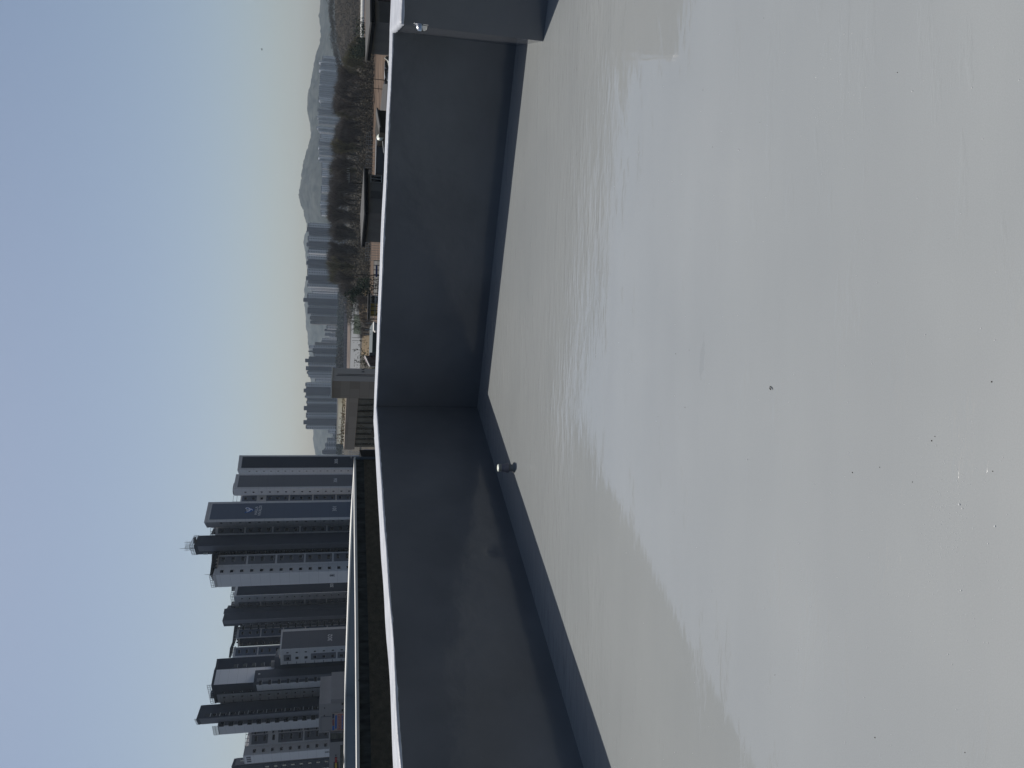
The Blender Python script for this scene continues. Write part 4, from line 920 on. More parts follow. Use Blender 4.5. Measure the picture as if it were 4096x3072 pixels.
def make_tree(seed, H, m_top, m_low, spread=0.30, n_tw=3600, lean=0.0):
    """bare upswept tree: trunk with limbs, twig crown, foot at the origin"""
    rng = random.Random(seed); tr = MB(); ends = []
    def grow(p, d, L, r, lev):
        q = p; n = 3
        for k in range(n):
            d2 = (d+Vector((rng.gauss(0, .10), rng.gauss(0, .10), 0.06+rng.gauss(0, .05)))).normalized(); e = q+d2*(L/n)
            tr.tube(q, e, r*(1-k/n*0.4), r*(1-(k+1)/n*0.4), n=5 if lev == 0 else 3, caps=False); q = e; d = d2
            if lev < 3 and (k > 0 or lev > 0 or rng.random() < .5):
                for _ in range(2 if lev == 0 else rng.choice((1, 2))):
                    a = rng.uniform(0, 6.28); t = rng.uniform(.35, .75)*(1 if lev else 0.8)
                    s = (d+Vector((math.cos(a)*t, math.sin(a)*t, 0.15))).normalized(); grow(q, s, L*rng.uniform(.45, .68), r*.5, lev+1)
            ends.append((q, d, lev))
        if lev < 3:
            for _ in range(2): a = rng.uniform(0, 6.28); grow(q, (d+Vector((math.cos(a)*.35, math.sin(a)*.35, 0.1))).normalized(), L*.55, r*.5, lev+1)
    grow(Vector((0, 0, 0)), Vector((lean, 0, 1)), H*0.48, H*0.014, 0)
    outer = [e for e in ends if e[2] >= 1]; v = []; f = []
    crown = MB()
    for k in range(n_tw):
        p, d, lev = rng.choice(outer); p = p+Vector((rng.gauss(0, .3), rng.gauss(0, .3), rng.gauss(0, .4)))
        if p.z < H*0.18: continue
        t = (d+Vector((rng.gauss(0, .45), rng.gauss(0, .45), rng.uniform(0, .5)))).normalized(); L = rng.uniform(.7, 2.0)*H/13
        w = Vector((rng.gauss(0, 1), rng.gauss(0, 1), rng.gauss(0, .3))).normalized()*rng.uniform(.018, .042)
        crown.poly([p-w, p+w, p+t*L])
    return tr, crown
def tree_thing(seed, H, mt, loc, label, group, **kw):
    tr, cr = make_tree(seed, H, None, None, **kw)
    root = empty('bare_tree', (0, 0, 0), label, 'tree', group)
    tr.build('trunk', M['bark'], root); cr.build('crown', M[mt], root); root.location = loc; return root
protos = [tree_thing(100+k, 13.0, mt, (0, 0, 0), 'x', 'bare trees in the belt beyond the huts', n_tw=4200) for k, mt in enumerate(('twig', 'twig_olive', 'twig', 'twig_olive', 'twig', 'twig'))]
# (photo y, photo x of the tree top, distance)
tops = [(150,1408,215),(185,1385,222),(212,1372,214),(238,1362,224),(262,1368,212),(290,1350,230),(318,1342,216),(345,1328,226),(372,1322,220),(398,1318,232),(425,1328,216),(450,1336,228),(478,1338,218),(505,1328,230),(532,1336,220),(560,1322,232),(588,1313,222),(615,1312,234),(642,1307,224),(670,1308,236),(700,1310,226),(728,1305,240),(758,1306,228),(788,1298,242),(818,1300,230),(848,1304,244),(880,1294,232),(912,1304,246),(945,1312,236),(978,1310,248),(1008,1300,240),(1038,1296,250),(1066,1296,240),(1092,1306,246),(1118,1326,238),(1142,1344,232),(1165,1362,228)]
behind = [(330,1330,262),(420,1322,268),(500,1334,262),(575,1320,270),(650,1312,264),(720,1312,272),(800,1308,266),(870,1304,274),(940,1316,268),(1010,1304,276),(1075,1304,270)]
allt = sorted([(y, x, d, 0) for y, x, d in tops]+[(y, x, d, 1) for y, x, d in behind]); rt = random.Random(3)
cnt = [0, 0]; used = set()
for y, x, d, b in allt:
    d *= 1.2
    k = rt.randrange(6); src = protos[k]; top = PD(x, y, d); H = top.z
    lab = ('bare tree in the front row of the belt, %s from the wooded rise' if not b else 'bare tree in the rear row of the belt, %s from the wooded rise') % ordw(cnt[b]); cnt[b] += 1
    s = H/ (max((v.co.z for c in src.children for v in c.data.vertices)))*1.06
    r = copy_thing(src, (top.x, top.y, 0), rt.uniform(0, 6.28), (s*rt.uniform(.85, 1.15), s*rt.uniform(.85, 1.15), s), lab)
for p in protos:
    for c in list(p.children): bpy.data.objects.remove(c)
    bpy.data.objects.remove(p)
# undergrowth of the belt
def under(rng):
    y = rng.uniform(150, 1160); x = 1.0; D = rng.uniform(256, 300); p = PD(1440, y, D)
    return np.array((p.x, D, rng.uniform(0, 1)**1.3*(4.2+2.4*mnoise.noise(Vector((p.x*.12, D*.1, 4)))))), rng.uniform(.6, 1.3)
tag(tri_cloud('undergrowth', M['brush'], under, 30000, 0.36, 21), 'dry brushwood growing under the belt of bare trees', 'undergrowth', kind='stuff')
def bushy(name, mt, y, xt, D, wid, label, n, seed, cat='tree', size=.22, low=.12, trunk=True):
    top = PD(xt, y, D); H = top.z; rng0 = random.Random(seed)
    root = empty(name, (top.x, top.y, 0), label, cat)
    bl = [(rng0.gauss(0, wid*.32), rng0.gauss(0, wid*.3), H*rng0.uniform(low+.15, .86), wid*rng0.uniform(.18, .34)) for _ in range(11)]
    def fn(rng):
        b = bl[rng.randint(len(bl))]; q = rng.normal(size=3); q /= np.linalg.norm(q); rr = b[3]*rng.uniform(.5, 1.05)
        return np.array((b[0]+q[0]*rr, b[1]+q[1]*rr, min(H, max(0.1, b[2]+q[2]*rr*min(1.6, H/wid))))), rng.uniform(.6, 1.3)
    o = tri_cloud('crown', M[mt], fn, n, size, seed); o.parent = root
    t = MB(); w = world_loc(root)
    t.tube((w.x, w.y, 0), (w.x, w.y, H*.6), H*.022, H*.01, n=6)
    for b in bl[:6]: t.tube((w.x, w.y, H*.3), (w.x+b[0], w.y+b[1], b[2]), H*.009, H*.004, n=4)
    t.build('trunk', M['bark'], root)
    return root
bushy('evergreen_tree', 'evergreen', 1188, 1380, 205, 6.5, 'dark green bushy tree at the end of the bare tree belt', 2600, 31, size=.28)
bushy('evergreen_tree', 'evergreen', 178, 1398, 240, 8.0, 'dark evergreen with ragged crown standing alone before the wooded rise', 750, 33, size=.34)
bushy('evergreen_tree', 'evergreen', 150, 1425, 236, 9.0, 'low dark evergreen beside the ragged one near the pale greenhouses', 900, 34, size=.34)
bushy('leafy_tree', 'evergreen', 1432, 1413, 130, 5.0, 'sparse leafy tree behind the dark red shed', 900, 35, size=.16)
bushy('leafy_tree', 'evergreen', 1462, 1418, 126, 4.0, 'second sparse leafy tree, next to the beige building wall', 800, 36, size=.15)
bushy('leafy_tree', 'evergreen', 1312, 1402, 260, 4.5, 'small tree standing by the pale canal beyond the dark lawn', 500, 37, size=.22)
bushy('garden_shrub', 'evergreen', 1826, 1462, 58, 3.2, 'dark round shrub at the foot of tower 305 beside the brown block', 2600, 38, cat='shrub', size=.12, low=0.0)
# thin young trees of the reed bed
yt = tree_thing(300, 7.0, 'twig', (0, 0, 0), 'slim bare sapling on the brown reed bed, first from the belt end', 'saplings on the reed bed', n_tw=900)
srcs = [(1196,1408),(1214,1412),(1232,1410),(1250,1418),(1268,1424),(1284,1440),(1300,1436),(1318,1430),(1332,1424)]
for k, (y, x) in enumerate(srcs):
    D = 178+6*(k % 3); top = PD(x, y, D); s = top.z/8.2
    if k == 0: yt.location = (top.x, top.y, 0); yt.scale = (s*.8, s*.8, s)
    else: copy_thing(yt, (top.x, top.y, 0), k*1.3, (s*.8, s*.8, s), 'slim bare sapling on the brown reed bed, %s from the belt end' % ordw(k))
# trees along the opposite canal bank and poles
def pole(y, xt, xb, D, name, label, cat, m='bark', r=0.09, arm=None, grp=None):
    a = PD(xb, y, D); b = PD(xt, y, D); root = empty(name, (b.x, b.y, 0), label, cat, grp)
    MB().tube((b.x, b.y, 0), b, r, r*.7, n=6).build('post', M[m], root)
    if arm:
        mb = MB()
        for dz, L in arm: mb.tube(b+Vector((-L, 0, -dz)), b+Vector((L, 0, -dz)), r*.6, n=4)
        mb.build('cross_arm', M[m], root)
    return root
pole(315, 1484, 1525, 175, 'utility_pole', 'dark utility pole on the brown field, nearer the flat roofed shed', 'pole', grp=None, arm=((0.4, 0.7),))
pole(352, 1485, 1522, 178, 'utility_pole', 'dark utility pole with a cross arm beside the tiled shed roof', 'pole', arm=((1.6, 0.8),))
pole(152, 1412, 1440, 230, 'utility_pole', 'thin pole before the wooded rise', 'pole')
pole(1098, 1432, 1520, 120, 'street_lamp', 'dark pole behind the fence with the blue banner', 'pole')
pole(1262, 1392, 1432, 330, 'street_lamp', 'tall lamp post by the canal beyond the reed bed', 'lamp', 'rail', arm=((0.1, 0.9),))
pole(1242, 1407, 1433, 320, 'street_lamp', 'shorter lamp post by the canal, second from the lawn', 'lamp', 'rail', arm=((0.1, 0.8),))
pole(1350, 1408, 1440, 300, 'street_lamp', 'lamp post on the canal bank nearest the dark lawn', 'lamp', 'bark')
pole(1362, 1408, 1442, 298, 'street_lamp', 'lamp post on the canal bank, second after the dark lawn', 'lamp', 'bark')
pole(1399, 1408, 1440, 296, 'street_lamp', 'lamp post on the canal bank nearest the dark red shed', 'lamp', 'bark')

# ================================================================ NEAR GROUND BUILDINGS AND THINGS
M['hut'] = mat('hut_render', (0.16, 0.15, 0.135), 0.9, 0.1, 0.6, detail=6)
M['hut2'] = mat('hut_render_dark', (0.10, 0.095, 0.088), 0.9, 0.1, 0.6)
M['roofsheet'] = mat('hut_roof_sheet', (0.10, 0.098, 0.095), 0.92, 0.08, 1)
M['fascia'] = mat('black_fascia', (0.004, 0.004, 0.004), 0.8, 0.1, 1, spec=0.1)
M['frame'] = mat('pale_frame', (0.40, 0.41, 0.38), 0.6, 0.05, 1)
def hut(label, corner, rend, lend, eave, ridge, over=0.5, wm='hut'):
    """corner/rend/lend: (px, py, D) eave points of wall; roof as a low hip with thick black fascia"""
    c, r, l = (PD(*q) for q in (corner, rend, lend)); ez = eave
    far = Vector((r.x+l.x-c.x, r.y+l.y-c.y, 0)); root = empty('house', (c.x, c.y, 0), label, 'house')
    plan = [(c.x, c.y), (r.x, r.y), (far.x, far.y), (l.x, l.y)]
    MB().prism(plan, 0, ez).build('wall', M[wm], root)
    cx = sum(p[0] for p in plan)/4; cy = sum(p[1] for p in plan)/4
    def ex(p, o): d = Vector((p[0]-cx, p[1]-cy)); return (p[0]+d.x/d.length*o*1.4, p[1]+d.y/d.length*o*1.4)
    e = [ex(p, over) for p in plan]; MB().prism(e, ez+0.004, ez+0.34).build('fascia', M['fascia'], root)
    e2 = [ex(p, over+.12) for p in plan]; mb = MB(); z = ez+0.34
    A = Vector((cx, cy, 0)); ax = (Vector((*plan[1], 0))-Vector((*plan[0], 0))); a2 = (Vector((*plan[3], 0))-Vector((*plan[0], 0)))
    if a2.length > ax.length: ax = a2
    h = ax.normalized()*ax.length*0.25; r1 = A+h+Vector((0, 0, ridge)); r2 = A-h+Vector((0, 0, ridge))
    E = [Vector((*p, z+.004)) for p in e2]; Et = [v+Vector((0, 0, .14)) for v in E]
    mb.prism(e2, z+.004, z+.14)
    rr = [r1, r2]
    for k in range(4):
        a, b = Et[k], Et[(k+1) % 4]; m_ = (a+b)/2; edge = (b-a).normalized()
        if abs(edge.dot(ax.normalized())) > .7:
            q = sorted(rr, key=lambda v: (v-a).length); mb.poly([a, b, q[1], q[0]])
        else:
            q = min(rr, key=lambda v: (v-m_).length); mb.poly([a, b, q])
    fix(mb.build('roof', M['roofsheet'], root)); return root, c, r, l
hB, c, r, l = hut('grey rendered house with black eaves and a white framed window before the trees', (1462, 850, 88), (1468, 697, 92), (1452, 966, 97), 6.95, 7.62)
def onw(A, B, x, y):
    v = ray(x, y); n, d = face_normal((A.x, A.y), (B.x, B.y)); tt = (Vector((A.x, A.y, 0))-Vector((EYE.x, EYE.y, 0))).dot(n)/Vector((v.x, v.y, 0)).dot(n); return EYE+v*tt
def rect(A, B, x0, y0, x1, y1, off, m, nm, par, o0=0.0):
    n, d = face_normal((A.x, A.y), (B.x, B.y)); p = onw(A, B, x0, y0); q = onw(A, B, x1, y1); z0, z1 = min(p.z, q.z), max(p.z, q.z)
    c4 = [Vector((p.x, p.y, 0))+n*o0, Vector((q.x, q.y, 0))+n*o0, Vector((q.x, q.y, 0))+n*off, Vector((p.x, p.y, 0))+n*off]
    return MB().prism([(v.x, v.y) for v in c4], z0, z1).build(nm, M[m], par)
w = rect(r, c, 1484, 706, 1526, 730, .06, 'glass', 'window', hB, -.05)
for (a, b, e, f) in ((1482, 704, 1485, 732), (1524, 704, 1528, 732), (1485, 704, 1524, 707), (1485, 729, 1524, 732), (1485, 717, 1524, 719)): rect(r, c, a, b, e, f, .12, 'frame', 'window_frame', w, -.05)
rect(r, c, 1483, 764, 1524, 795, .03, 'hut2', 'door', hB, -.05)
hA, c, r, l = hut('brown grey house with thick black eaves, cut off behind the parapet pier', (1487, 84, 70), (1492, -190, 76), (1477, 214, 81), 7.28, 7.95)
rect(r, c, 1512, -40, 1575, 12, .06, 'glass', 'window', hA, -.05)
MB().prism([(r.x*.6+c.x*.4, r.y*.6+c.y*.4-.02), (c.x-.02, c.y-.02), (c.x-.02, c.y-.05), (r.x*.6+c.x*.4, r.y*.6+c.y*.4-.05)], 0.1, 6.9).build('darker_wall_face', M['hut2'], hA)  # thin sheet in a darker render tone over this face
# aerial on the roof of the near house
a0 = PD(1460, 732, 93); a1 = PD(1396, 732, 93); root = empty('tv_aerial', (a0.x, a0.y, a0.z), 'thin television aerial on a mast above the house with the framed window', 'aerial')
MB().tube((a0.x, a0.y, a0.z-1.2), a1, .05, .035, n=5).build('mast', M['fascia'], root)
mb = MB(); 
for dx in (-1.1, -.7, -.3, .2, .6, 1.0): mb.tube(a1+Vector((.6+dx*.6+.5, 0, -.05)), a1+Vector((.6+dx*.6+.5, .05, .28)), .02, n=4)
mb.tube(a1, a1+Vector((1.15, 0, 0)), .035, n=4); mb.build('boom', M['frame'], root)
# grey flat roofed annexe with pipes and a white dish
def box_building(name, label, ya, yb, xt, D0, D1, dep, m, cat='building', zt=None):
    a = PD(xt, ya, D0); b = PD(xt, yb, D1); z = a.z if zt is None else zt
    root = empty(name, ((a.x+b.x)/2, (a.y+b.y)/2, 0), label, cat)
    MB().prism([(a.x, a.y), (b.x, b.y), (b.x, b.y+dep), (a.x, a.y+dep)], 0, z).build('wall', M[m], root)
    return root, a, b
M['greyplaster'] = mat('grey_plaster', (0.115, 0.12, 0.128), 0.85, 0.08, .5); M['darkplaster'] = mat('dark_plaster', (0.045, 0.042, 0.037), 0.9, 0.1, .5)
an, a, b = box_building('annexe', 'flat roofed grey annexe with pipes along its top, beside the framed window house', 532, 696, 1510, 92, 93, 2.2, 'greyplaster')
MB().prism([(a.x+.15, a.y-.15), (b.x, b.y-.15), (b.x, b.y+2.2), (a.x+.15, a.y+2.2)], a.z+.003, a.z+.10).build('coping', M['greyplaster'], an)
rect(a, b, 1540, 572, 1560, 578, .4, 'greyplaster', 'chimney_breast', an)
p = PD(1524, 551, 89); ds = empty('satellite_dish', tuple(p), 'small white satellite dish in front of the grey annexe', 'dish')
mb = MB(); prof = [(.02, 0), (.28, .05), (.42, .14), (.45, .2)]; mb.lathe((0, 0, 0), prof, 16)
q = Vector((.2, -1, .5)).to_track_quat('Z', 'Y'); mb.v = [tuple(q @ Vector(v)+p) for v in mb.v]; mb.build('dish', M['vtop'], ds, True)
MB().tube(p+Vector((0, .1, -.1)), p+Vector((0, .3, -1.6)), .035, n=6).build('bracket', M['rail'], ds)
mb = MB()
for (y0, x0, y1, x1) in ((530, 1528, 560, 1531), (560, 1531, 592, 1534), (592, 1534, 612, 1536), (540, 1536, 556, 1533)): mb.tube(PD(x0, y0, 90), PD(x1, y1, 90), .06, n=5)
tag(mb.build('roof_pipe', M['rail']), 'crooked pale pipe run along the wall of the grey annexe', 'pipe')
sh, a, b = box_building('shed', 'dark shed with pale sloping roof edge next to the grey annexe', 441, 530, 1522, 86, 87, 7, 'darkplaster')
pa = PD(1511, 441, 86); pb = PD(1524, 510, 86.6); pc = PD(1520, 528, 87)
mb = MB(); mb.prism([(pa.x+.1, pa.y-.5), (pb.x, pb.y-.5), (pb.x, pb.y+1.6), (pa.x+.1, pa.y+1.6)], [pa.z, pb.z, pb.z, pa.z], [pa.z+.16, pb.z+.16, pb.z+.16, pa.z+.16]); mb.build('roof', M['roofsheet'], sh)
mb = MB(); mb.prism([(pa.x+.05, pa.y-.1), (pb.x, pb.y-.1), (pb.x, pb.y+7), (pa.x+.05, pa.y+7)], a.z+.003, [pa.z-.003, pb.z-.003, pb.z-.003, pa.z-.003]); mb.build('gable', M['darkplaster'], sh)
# ribbed roof shed
M['ribroof'] = mat('ribbed_roof', (0.26, 0.25, 0.245), 0.6, 0.1, 1, lines=(0.45, 0.55, 0.10))
p = [PD(*q) for q in ((1534, 338, 74), (1523, 440, 78), (1548, 440, 66), (1552, 338, 64))]
root = empty('ribbed_shed', (p[0].x, p[0].y, 0), 'low shed with a ribbed pale metal roof beside the dark shed', 'shed')
o = MB().poly(p).build('roof', M['ribroof'], root); 
mb = MB(); mb.prism([(q.x, q.y) for q in p], 0, [q.z-.15 for q in p]); fix(mb.build('wall', M['darkplaster'], root))
for k in range(26):
    t0 = p[0].lerp(p[1], k/25); t1 = p[3].lerp(p[2], k/25); mb = MB() if k == 0 else mb; mb.tube(t0+Vector((0, 0, .03)), t1+Vector((0, 0, .03)), .05, n=4, caps=False)
mb.build('roof_ribs', M['roofsheet'], root)
# cars
M['carw'] = mat('car_white', (.4, .4, .4), .3, .03); M['card'] = mat('car_dark', (.02, .022, .026), .25, .05); M['tyre'] = mat('tyre', (.012, .012, .012), .8)
M['cars'] = mat('car_silver', (.35, .36, .37), .3, .03, metal=.4); M['yel'] = mat('yellow_paint', (.42, .32, .06), .5, .05)
def car(loc, rz, m, label, group, name='parked_car'):
    root = empty(name, (0, 0, 0), label, 'car', group)
    def pr_(prof, w, nm, mt, par):
        mb = MB(); n = len(prof)
        for s in (-w/2, w/2): mb.v += [(x, s, z) for x, z in prof]
        mb.f += [tuple(range(n-1, -1, -1)), tuple(range(n, 2*n))]+[(k, (k+1) % n, n+(k+1) % n, n+k) for k in range(n)]
        return fix(mb.build(nm, M[mt], par))
    pr_([(-2.2, .35), (-2.25, .8), (-2.0, .98), (-1.3, 1.0), (1.1, .98), (1.9, .85), (2.2, .65), (2.22, .35)], 1.8, 'body', m, root)
    pr_([(-1.55, 1.0), (-1.15, 1.42), (.35, 1.44), (1.15, .98)], 1.55, 'cabin', 'glass', root)
    pr_([(-1.05, 1.425), (-1.0, 1.48), (.25, 1.49), (.35, 1.445)], 1.5, 'roof', m, root)
    for x in (-1.4, 1.4):
        for s in (-.82, .82):
            wh = MB().tube((x, s-.1, .33), (x, s+.1, .33), .33, n=12).build('wheel', M['tyre'], root)
            MB().tube((x, s-.11, .33), (x, s+.11, .33), .18, n=8).build('rim', M['cars'], wh)
    root.location = loc; root.rotation_euler = (0, 0, rz); return root
def gpos(x, y, z=0.0): return PZ(x, y, z)
GC = 'cars parked on the edge of the brown field'
for k, (x, y, m, rz, lab) in enumerate(((1528, 258, 'card', .3, 'dark car parked on the field edge, nearest the brown grey house'), (1530, 292, 'carw', .2, 'white car parked between two dark cars on the field edge'), (1530, 330, 'card', .3, 'dark car parked beside the utility poles on the field edge'), (1529, 357, 'cars', .2, 'silver car parked nearest the ribbed metal roof'))):
    p = PD(x, y, 165); car((p.x, 165, 0), rz, m, lab, GC)
# heap of pale planks by the house
mb = MB()
for k in range(9):
    a = PD(1538+k*1.2, 232-k, 80); b = PD(1556, 246+k*3, 78); mb.tube(a, b, .04, n=4)
tag(mb.build('plank_pile', M['frame']), 'jumble of pale planks leaning behind the parapet by the brown grey house', 'planks')
# greenhouses at the far side of the field
for k, (x, y0, y1) in enumerate(((1455, -40, 158), (1438, 30, 125), (1420, 18, 60))):
    a = PZ(x+2.5, y0, 0); b = PZ(x+2.5, y1, 0); D = (a.y+b.y)/2; h = 1.9
    root = empty('greenhouse', ((a.x+b.x)/2, D, 0), ['long pale plastic greenhouse nearest the brown grey house', 'pale plastic greenhouse in the middle of the sandy field', 'short pale greenhouse closest to the wooded rise'][k], 'greenhouse')
    mb = MB(); N = 10
    for i in range(N+1):
        t = math.pi*i/N; mb.v += [(a.x, D-2.6*math.cos(t), h*math.sin(t)), (b.x, D-2.6*math.cos(t), h*math.sin(t))]
    for i in range(N): mb.f.append((2*i, 2*i+1, 2*i+3, 2*i+2))
    mb.f += [tuple(range(0, 2*N+2, 2)), tuple(range(2*N+1, 0, -2))]
    fix(mb.build('cover', M['nb_cap'], root)); mb = MB(); L = abs(a.x-b.x)
    for j in range(int(L/2.0)+1):
        xx = min(a.x, b.x)+j*2.0
        for i in range(N): t0 = math.pi*i/N; t1 = math.pi*(i+1)/N; mb.tube((xx, D-2.62*math.cos(t0), (h+.02)*math.sin(t0)), (xx, D-2.62*math.cos(t1), (h+.02)*math.sin(t1)), .05, n=3, caps=False)
    mb.build('hoop_frame', M['rail'], root)
# ribbed noise wall far off
a = PZ(1387, 1170, 0); b = PZ(1384, 1500, 0); D = 880
a = PD(1387, 1165, D); b = PD(1382, 1500, D)
M['noisewall'] = mat('noise_wall', (.26, .235, .235), .8, .05, .05)
root = empty('noise_barrier', ((a.x+b.x)/2, D, 0), 'long pale ribbed noise barrier in front of the hazy blocks', 'wall')
MB().prism([(a.x, D), (b.x, D), (b.x, D+1), (a.x, D+1)], 0, 3.6).build('wall_panel', M['noisewall'], root)
for k in range(60): 
    xx = b.x+(a.x-b.x)*k/59; o = MB().box((xx, D-.2, 1.9), (.5, .4, 3.8)).build('post', M['far_core'], root)
# pale fences by the canal
def fence(label, x, ya, yb, D, h, n, m, mp='fascia', rails_=2, grp=None, name='fence', z0=None, panel=None):
    z = (PD(x, ya, D).z if z0 is None else z0); a = PD(x, ya, D); b = PD(x, yb, D); root = empty(name, ((a.x+b.x)/2, D, 0), label, 'fence', grp)
    mb = MB()
    for k in range(rails_):
        zz = z-h*k/max(1, rails_-1)*.9; mb.tube((a.x, D, zz), (b.x, D, zz), .035, n=4)
    mb.build('rail', M[mp], root); src = None
    for k in range(n):
        xx = a.x+(b.x-a.x)*k/(n-1)
        if src is None: src = MB().tube((xx, D, 0), (xx, D, z+.05), .05, n=5).build('post', M[mp], root); x00 = xx
        else: c = src.copy(); COL.objects.link(c); c.parent = root; c.location.x = src.location.x+(xx-x00)
    if panel: MB().prism([(a.x, D+.1), (b.x, D+.1), (b.x, D+.16), (a.x, D+.16)], max(0, z-h), z).build('panel', M[panel], root)
    return root
fence('black mesh fence in front of the pale road, carrying the blue banner', 1496, 1042, 1172, 112, 1.9, 8, 'fascia', rails_=4)
a = PD(1503, 1059, 111.7); b = PD(1509, 1108, 111.7); M['banner'] = mat('blue_banner', (.012, .03, .13), .6, .05)
tag(MB().prism([(a.x, 111.8), (b.x, 111.8), (b.x, 111.85), (a.x, 111.85)], min(a.z, b.z), max(a.z, b.z)).build('banner', M['banner']), 'narrow dark blue banner hung on the black mesh fence', 'banner')
fence('grey rail fence along the tracks between the two houses', 1466, 530, 700, 240, 1.4, 12, 'rail', 'rail', 3)
fence('low pale fence before the bare tree belt, beyond the house eaves', 1462, 970, 1040, 200, 1.6, 8, 'rail', 'rail', 3)
fence('thin dark post fence along the near canal bank', 1408, 1195, 1285, 300, 2.4, 8, 'fascia', 'fascia', 2)
# steel frame canopy with parked yellow machine
D = 128; a = PD(1474, 1171, D); b = PD(1474, 1276, D); root = empty('steel_canopy', ((a.x+b.x)/2, D, 0), 'dark open steel frame canopy sheltering a small yellow truck', 'canopy')
MB().prism([(a.x, D), (b.x, D), (b.x, D+5), (a.x, D+5)], a.z-.25, a.z).build('roof', M['fascia'], root)
for k in range(7):
    xx = a.x+(b.x-a.x)*k/6; MB().tube((xx, D+.2, 0), (xx, D+.2, a.z-.25), .07, n=5).build('post', M['fascia'], root)
for zz in (PD(1481, 1200, D).z, PD(1501, 1200, D).z): MB().tube((a.x, D+.1, zz), (b.x, D+.1, zz), .06, n=4).build('rail', M['frame'], root)
p = PD(1500, 1240, D+2.5); tk = empty('small_truck', (p.x, p.y, p.z-.9), 'small truck with a yellow box under the steel canopy', 'truck')
MB().box((p.x, p.y, p.z+.25), (2.0, 1.6, 1.0)).build('cargo_box', M['yel'], tk); MB().box((p.x+1.7, p.y, p.z+.05), (1.2, 1.5, 1.3)).build('cab', M['carw'], tk); MB().box((p.x+1.75, p.y, p.z+.35), (1.25, 1.55, .4)).build('windscreen', M['glass'], tk)
for s in (-.7, 1.6):
    MB().tube((p.x+s, p.y-.8, p.z-.55), (p.x+s, p.y+.8, p.z-.55), .34, n=12).build('wheel', M['tyre'], tk)
MB().box((p.x+.5, p.y+.2, (p.z-.9)/2), (6, 4, p.z-.9)).build('loading_plinth', M['asphalt'], root)
# dark green enclosure, pale boat, red shed
M['greenpanel'] = mat('dark_green_panel', (.03, .045, .042), .5, .1, 1)
bb, a, b = box_building('low_hall', 'low dark green hall with pale stepped canopy, between steel canopy and red shed', 1290, 1410, 1492, 100, 101, 10, 'greenpanel')
for (x, y0, y1) in ((1495, 1286, 1322), (1500, 1296, 1326)):
    p = PD(x, y0, 98); q = PD(x+3, y1, 98); MB().prism([(p.x, 98), (q.x, 98), (q.x, 100.5), (p.x, 100.5)], q.z-.1, [p.z, q.z+.1, q.z+.1, p.z]).build('canopy_sheet', M['nb_cap'], bb)
M['redsheet'] = mat('dark_red_sheet', (.05, .012, .014), .5, .1, 1)
p = [PD(*q) for q in ((1461, 1423, 92), (1481, 1466, 84), (1530, 1466, 80), (1530, 1423, 86))]
rs_ = empty('red_shed', (p[0].x, p[0].y, 0), 'dark red ribbed shed roof leaning towards the beige building', 'shed')
mb = MB(); mb.prism([(p[0].x, p[0].y), (p[1].x, p[1].y), (p[1].x+.2, p[1].y+6), (p[0].x, p[0].y+6)], 0, [p[0].z, p[1].z, p[1].z, p[0].z]); fix(mb.build('wall', M['redsheet'], rs_))
for k in range(9):
    t = k/8; A = Vector((p[0].x, p[0].y, p[0].z)).lerp(p[1], t); MB().tube((A.x, A.y-.04, .1), (A.x, A.y-.04, A.z), .05, n=4).build('rib', M['fascia'] if k < 8 else M['nb_cap'], rs_)
mb = MB(); mb.tube(p[0]+Vector((0, -.05, .03)), p[1]+Vector((0, -.05, .03)), .07, n=4); mb.build('ridge_trim', M['nb_cap'], rs_)
gp = [PD(1478, 1410, 92), PD(1478, 1421, 91)]
tag(MB().prism([(gp[0].x, 92), (gp[1].x, 92), (gp[1].x, 93.5), (gp[0].x, 93.5)], 0, gp[0].z).build('screen_wall', M['greyplaster']), 'short pale green screen wall beside the dark red shed', 'wall')
pole(1452, 1458, 1490, 88, 'street_lamp', 'short dark lamp post between the red shed and the leafy tree', 'lamp', 'fascia', .05, ((0.05, .4),))
# utility pieces in the foreground of the fence
for k, (y, x) in enumerate(((1182, 1494), (1292, 1478), (1318, 1474), (1336, 1474))):
    pole(y, x-14, x+10, 105, 'thin_pole', 'thin bare pole near the steel canopy, %s from the blue banner' % ordw(k), 'pole', 'rail', .05, grp='thin poles near the steel canopy')

# ---------------------------------------------------------------- beige building with stone cladding and glazed wing
def stone_mat():
    m = mat('brown_stone_cladding', (.135, .115, .095), .85, .08, .6); n = m.node_tree.nodes; l = m.node_tree.links; b = n['Principled BSDF']
    geo = n.new('ShaderNodeNewGeometry'); mp = n.new('ShaderNodeMapping'); mp.inputs['Rotation'].default_value = (R(90), 0, 0); l.new(geo.outputs['Position'], mp.inputs['Vector'])
    br = n.new('ShaderNodeTexBrick'); br.inputs['Scale'].default_value = 1.0; br.inputs['Brick Width'].default_value = 1.2; br.inputs['Row Height'].default_value = .75; br.inputs['Mortar Size'].default_value = .012
    br.inputs['Color1'].default_value = (.34, .28, .22, 1); br.inputs['Color2'].default_value = (.17, .135, .10, 1); br.inputs['Mortar'].default_value = (.23, .19, .15, 1); br.inputs['Bias'].default_value = -.55
    l.new(mp.outputs[0], br.inputs['Vector']); l.new(br.outputs['Color'], b.inputs['Base Color']); return m
M['stone'] = stone_mat(); M['beige'] = mat('beige_panel', (.36, .33, .295), .8, .05, .5); M['roofglass'] = mat('milky_glass_wall', (.42, .44, .40), .25, .06, .5)
_n = M['roofglass'].node_tree.nodes; _l = M['roofglass'].node_tree.links; _t = _n.new('ShaderNodeBsdfTranslucent'); _t.inputs['Color'].default_value = (.82, .86, .76, 1)
